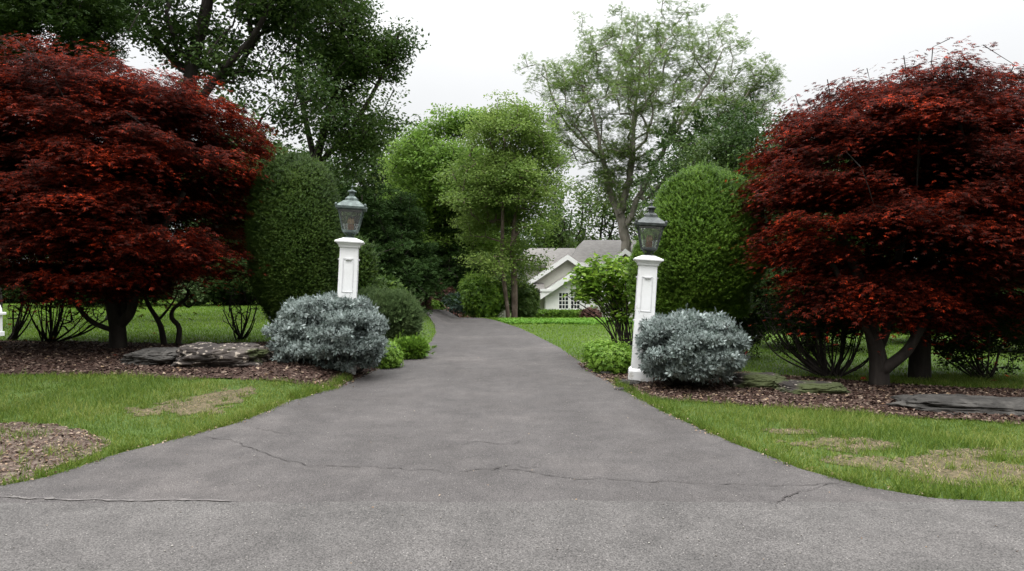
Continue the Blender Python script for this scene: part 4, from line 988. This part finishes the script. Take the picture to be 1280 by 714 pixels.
bush('round_bush', 'olive round bush at the far side of the left lawn', 242,362,20,14,30,M_mugo,1500,.2)
bush('dark_bush', 'broad dark bush beyond the left lawn next to the olive one', 205,362,26,18,40,M_dkshrub,1500,.22)
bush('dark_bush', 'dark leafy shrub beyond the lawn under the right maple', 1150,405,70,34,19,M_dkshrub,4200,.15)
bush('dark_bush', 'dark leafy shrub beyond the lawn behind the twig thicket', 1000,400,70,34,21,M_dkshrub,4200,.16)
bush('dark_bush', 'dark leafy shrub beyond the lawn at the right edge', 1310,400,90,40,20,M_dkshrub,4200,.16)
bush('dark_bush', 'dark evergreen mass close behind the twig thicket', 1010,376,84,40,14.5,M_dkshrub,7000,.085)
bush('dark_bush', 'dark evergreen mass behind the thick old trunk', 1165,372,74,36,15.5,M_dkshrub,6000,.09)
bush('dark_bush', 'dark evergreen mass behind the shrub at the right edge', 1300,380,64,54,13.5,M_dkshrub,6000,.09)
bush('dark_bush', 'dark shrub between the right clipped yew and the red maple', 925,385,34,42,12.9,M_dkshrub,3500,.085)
bush('dark_bush', 'long dark shrub beyond the left lawn behind the maple trunks', 130,355,95,26,30,M_dkshrub,5200,.15)
bush('dark_bush', 'dark shrub beyond the left lawn next to the clipped yew', 300,354,50,26,31,M_dkshrub,3600,.17)
bush('dark_bush', 'dark shrub beyond the left lawn at the far left', 20,356,50,24,34,M_dkshrub,3000,.17)
bush('berry_shrub', 'small dull reddish shrub at the right end of the house hedge', 739,394,12,8,31,M_purple,900,.10)
# clipped hedge under the house windows
def hedge():
    d = 37.; a_ = at(658,400,d); b_ = at(742,400,d); base = ground((a_[0]+b_[0])/2, d)
    t = thing('clipped_hedge', base, 'long low clipped dark green hedge under the house windows', 'hedge')
    zt = at(700,390,d)[2]; z0 = base[2]; n = 16000
    x = rng.uniform(a_[0], b_[0], n); y = rng.uniform(d-.5, d+.5, n); z = rng.uniform(z0, zt, n); f_ = rng.integers(0, 3, n)
    y = np.where(f_ == 0, d-.5+rng.normal(0,.03,n), y); z = np.where(f_ == 1, zt+rng.normal(0,.03,n), z)
    scatter('foliage', *T_SPRIG, np.stack([x,y,z],1), frames(rng.normal(size=(n,3))+np.array([0,-.5,.8])), .11*rng.uniform(.7,1.3,n), M_yew2, t)
    for xx in np.linspace(a_[0]+.2, b_[0]-.2, 9): sk = Skel(); sk.add_line([V3(xx,d,z0-.05), V3(xx,d,zt-.2)], .03, .015); sk.mesh('stem', M_bark, t)
hedge()

# ------------------------------------------------------------------ HOUSE
def house():
    D = 44.; s = D/F_PX; base = ground((700-640)*s, D); X0, Z0 = base[0], base[2]
    t = thing('house', base, 'cream house with grey brown roofs and white gable trim beyond the lawn', 'house')
    def xx(px): return (px-640)*s - X0
    def zz(py): return at(640, py, D)[2] - Z0
    zf_ = 0.0
    # main block behind, hip roof
    w = MB(); w.box(xx(688), xx(868), 5.0, 13.0, zf_, zz(326)); w.build('main_wall', M_siding, t)
    e = zz(327)
    r = MB(); x0, x1, y0, y1 = xx(716)-.0, xx(876), 4.5, 13.5; zr = zz(290)
    r.poly([(x0,y0,e),(x1,y0,e),(x1,y1,e),(x0,y1,e),(xx(748),9,zr),(xx(838),9,zr),(x0,y0,e-.25),(x1,y0,e-.25),(x1,y1,e-.25),(x0,y1,e-.25)],
           [(0,1,5,4),(1,2,5),(2,3,4,5),(3,0,4),(6,7,1,0),(7,8,2,1),(8,9,3,2),(9,6,0,3),(9,8,7,6)]); r.build('main_roof', M_shingle, t)
    r = MB(); r.box(x0-.05, x1+.05, y0-.12, y0-.02, e-.27, e+.05); r.build('gutter', M_trim, t)
    # rear left wing with lower ridge
    w = MB(); w.box(xx(640), xx(688)-.02, 6.0, 12.5, zf_, zz(330)); w.build('wing_wall', M_siding, t)
    r = MB(); e2 = zz(329); x0, x1 = xx(640)-.4, xx(735); zr2 = zz(302)
    r.poly([(x0,5.6,e2),(x1,5.6,e2),(x1,9.2,zr2),(x0,9.2,zr2),(x1,12.9,e2),(x0,12.9,e2),(x0,5.6,e2-.2),(x1,5.6,e2-.2),(x1,12.9,e2-.2),(x0,12.9,e2-.2)],
           [(0,1,2,3),(3,2,4,5),(6,7,1,0),(7,8,4,2,1),(8,9,5,4),(9,6,0,3,5),(9,8,7,6)]); r.build('wing_roof', M_shingle, t)
    # front gable wing: gable wall with rakes
    def gable(nm, pk, pz, lx, rx_, ez, y, ye, mat, over=.35, th=.22, wallz=None):
        w = MB(); w.poly([(lx,y,zf_),(rx_,y,zf_),(rx_,y,ez),(pk,y,pz),(lx,y,ez),(lx,ye,zf_),(rx_,ye,zf_),(rx_,ye,ez),(pk,ye,pz),(lx,ye,ez)],
                         [(0,1,2,3,4),(9,8,7,6,5),(0,5,6,1),(1,6,7,2),(0,4,9,5)]); g_ = w.build(nm + '_wall', mat, t)
        sl = (pz-ez)/(pk-lx); sr = (pz-ez)/(rx_-pk); r = MB(); y_ = y-over
        la, lz = lx-over, ez-over*sl; ra, rz = rx_+over, ez-over*sr
        for (a_, az_, b_, bz_) in ((la,lz,pk,pz),(pk,pz,ra,rz)):
            r.poly([(a_,y_,az_+.02),(b_,y_,bz_+.02),(b_,ye,bz_+.02),(a_,ye,az_+.02),(a_,y_,az_+.16),(b_,y_,bz_+.16),(b_,ye,bz_+.16),(a_,ye,az_+.16)],
                   [(3,2,1,0),(4,5,6,7),(0,1,5,4),(1,2,6,5),(2,3,7,6),(3,0,4,7)])
        r.build(nm + '_roof', M_shingle, t); k = MB()
        for (a_, az_, b_, bz_) in ((la,lz,pk,pz),(pk,pz,ra,rz)):
            k.poly([(a_,y_-.05,az_-th+.05),(b_,y_-.05,bz_-th+.05),(b_,y_-.005,bz_-th+.05),(a_,y_-.005,az_-th+.05),(a_,y_-.05,az_+.17),(b_,y_-.05,bz_+.17),(b_,y_-.005,bz_+.17),(a_,y_-.005,az_+.17)],
                   [(3,2,1,0),(4,5,6,7),(0,1,5,4),(1,2,6,5),(2,3,7,6),(3,0,4,7)])
        k.build(nm + '_rake_trim', M_trim, t); return g_
    gable('gable', xx(711), zz(321), xx(652), xx(768), zz(361), 1.2, 7.0, M_siding)
    gable('porch', xx(714), zz(343), xx(681), xx(747), zz(365), -1.0, 1.15, M_stucco, over=.35, th=.28)
    # arched trim over the porch window
    a = MB(); cx_, cz_, n = xx(711), zz(368), 16; ro, ri = 1.05, .80
    pts = []
    for yv in (-1.06, -1.0):
        for rr in (ro, ri): pts += [(cx_ + rr*1.25*math.cos(math.pi*k/n), yv, cz_ + rr*math.sin(math.pi*k/n)) for k in range(n+1)]
    m = n+1; fs = []
    for k in range(n): fs += [(k, k+1, m+k+1, m+k), (2*m+k, 3*m+k, 3*m+k+1, 2*m+k+1), (k, 2*m+k, 2*m+k+1, k+1), (m+k, m+k+1, 3*m+k+1, 3*m+k)]
    a.poly(pts, fs); a.build('arch_trim', M_trim, t)
    # eave returns and corner boards
    a = MB(); a.box(xx(674), xx(688), -1.45, -1.055, zz(364), zz(361)); a.build('eave_return', M_trim, t)
    for q0, q1 in ((684,685.5),(742,744)): a = MB(); a.box(xx(q0), xx(q1), -1.03, -1.003, zf_, zz(364)); a.build('corner_board', M_trim, t)
    # low shed roof left of the porch
    a = MB(); a.poly([(xx(664),-.3,zz(361)),(xx(680.4),-.3,zz(361)),(xx(680.4),1.15,zz(354)),(xx(664),1.15,zz(354)),(xx(664),-.3,zz(362.5)),(xx(680.4),-.3,zz(362.5)),(xx(680.4),1.15,zz(362.5)),(xx(664),1.15,zz(362.5))],
                     [(0,1,2,3),(4,5,1,0),(5,6,2,1),(6,7,3,2),(7,4,0,3),(7,6,5,4)]); a.build('shed_roof', M_shingle, t)
    def window(px0, px1, py0, py1, y, nx, nz, lab=None):
        x0, x1, z1, z0 = xx(px0), xx(px1), zz(py0), zz(py1); f = MB(); fw = .07
        f.box(x0-fw, x1+fw, y-.07, y-.002, z0-fw, z0); f.box(x0-fw, x1+fw, y-.07, y-.002, z1, z1+fw); f.box(x0-fw, x0, y-.07, y-.002, z0, z1); f.box(x1, x1+fw, y-.07, y-.002, z0, z1)
        for k in range(1, nx): xm = x0 + (x1-x0)*k/nx; f.box(xm-.02, xm+.02, y-.055, y-.03, z0, z1)
        for k in range(1, nz): zm = z0 + (z1-z0)*k/nz; f.box(x0, x1, y-.052, y-.033, zm-.02, zm+.02)
        o = f.build('window', M_trim, t); g = MB(); g.box(x0, x1, y-.028, y-.004, z0, z1); g.build('pane', M_wing, o)
        g = MB(); g.box(x0-.14, x1+.14, y-.12, y-.002, z0-.15, z0-.072); g.build('sill', M_trim, o)
    window(697.5, 708.5, 366, 385, -1.0, 3, 4); window(712, 722.5, 366, 385, -1.0, 3, 4)
    window(662, 672, 367, 384, 1.2, 3, 4)
    # garage wing at the left, lower and further front
    w = MB(); w.box(xx(612), xx(640)-.42, 7.0, 12.0, zf_, zz(360)); w.build('garage_wall', M_siding, t)
    r = MB(); e3 = zz(359); x0, x1 = xx(608), xx(651); zr3 = zz(342)
    r.poly([(x0,6.7,e3),(x1,6.7,e3),(x1-1,9.5,zr3),(x0+1.2,9.5,zr3),(x1,12.3,e3),(x0,12.3,e3)], [(0,1,2,3),(3,2,4,5),(1,4,2),(0,3,5),(0,5,4,1)]); r.build('garage_roof', M_shingle, t)
    a = MB(); a.box(xx(765), xx(775), 1.5, 2.5, zf_, zz(352)); a.build('brick_pier', M_brick, t)
    # right part beyond the viburnum: a small gable and pale wall
    gable('side_gable', xx(790), zz(312), xx(768)+.05, xx(815), zz(330), 3.0, 6.0, M_stucco)
    return t
house()
def outbuilding(px, d, wpx, top, lab):
    s = d/F_PX; b_ = ground((px-640)*s, d); t = thing('outbuilding', b_, lab, 'building'); h_ = at(px, top, d)[2]-b_[2]; hw = wpx*s
    w = MB(); w.box(-hw, hw, 0, 4, -.1, h_*.72); w.build('wall', M_stucco, t)
    r = MB(); r.poly([(-hw-.3,-.3,h_*.70),(hw+.3,-.3,h_*.70),(hw+.3,2,h_),(-hw-.3,2,h_),(hw+.3,4.3,h_*.70),(-hw-.3,4.3,h_*.70)], [(0,1,2,3),(3,2,4,5),(1,4,2),(0,3,5),(0,5,4,1)]); r.build('roof', M_shingle, t)
    for k in (-.5, .4):
        f = MB(); x = hw*k; f.box(x-.5, x+.5, -.05, -.003, h_*.3, h_*.6); o = f.build('window', M_trim, t); g = MB(); g.box(x-.42, x+.42, -.075, -.055, h_*.33, h_*.57); g.build('pane', M_wing, o)
outbuilding(20, 55, 32, 330, 'pale neighbouring building beyond the left lawn behind the bare shrubs')
outbuilding(1010, 48, 60, 318, 'pale neighbouring building glimpsed through the right red maple')

# ------------------------------------------------------------------ WOODS BEHIND EVERYTHING
def woods():
    cen = []; sk = MB(); 
    r2 = np.random.default_rng(77); specs = []
    for k in range(120):
        a_ = r2.uniform(-62, 62); d = r2.uniform(58, 95)
        if -58 < a_ < -8: d = r2.uniform(42, 66)
        if 16 < a_ < 60: d = r2.uniform(36, 60)
        x, y = d*math.tan(R(a_)) if abs(a_) < 50 else d*math.sin(R(a_))*1.2, d*(1 if abs(a_) < 50 else .75)
        h_ = r2.uniform(8, 13)*(1.0 if abs(a_) < 14 else 1.15)
        if -4 < a_ < 16: h_ = r2.uniform(6, 10)
        specs.append((x, y, h_))
    for k in range(60):                               # unseen trees added across the road and down both sides to block low sky
        a_ = r2.uniform(68, 292); d = r2.uniform(24, 44) if abs(a_-180) > 40 else r2.uniform(26, 44)
        specs.append((d*math.sin(R(a_)), min(d*math.cos(R(a_)), 16), r2.uniform(11, 16)))
    P_ = []; 
    S_ = Skel()
    for x, y, h_ in specs:
        z = zf(x, y); w_ = h_*.28
        q = superell(200, 2.1, (.3, 1.0), -1, r2)*np.array([w_, w_, h_*.36]) + np.array([x, y, z + h_*.62]); P_.append(q)
        q = superell(60, 2.1, (.3, 1.0), -1, r2)*np.array([w_*1.1, w_*1.1, h_*.16]) + np.array([x, y, z + h_*.16]); P_.append(q)
        b = S_.add_line([V3(x, y, z-.3), V3(x + r2.normal(0,.4), y, z + h_*.5), V3(x + r2.normal(0,.7), y, z + h_*.85)], .22, .08, seg=2, jit=.08)
    P_ = np.concatenate(P_); nv = n3(P_, .25, 3); P_ = P_[nv > np.quantile(nv, .22)]
    pos, nr = leaves_at(P_, 9, 1.0, .6, .5, r2)
    o = scatter('far_woods', *T_SPRIG, pos, frames(nr), .55*r2.uniform(.6,1.3,len(pos)), M_far); tag(o, 'mixed green woodland closing the view behind lawns and house, and unseen trees added for shade', 'woods', kind='stuff')
    o = S_.mesh('far_wood_trunks', M_bark, None, .05); tag(o, 'grey trunks of the woodland behind lawns and house, and of unseen trees added for shade', 'tree trunks', kind='stuff')
woods()
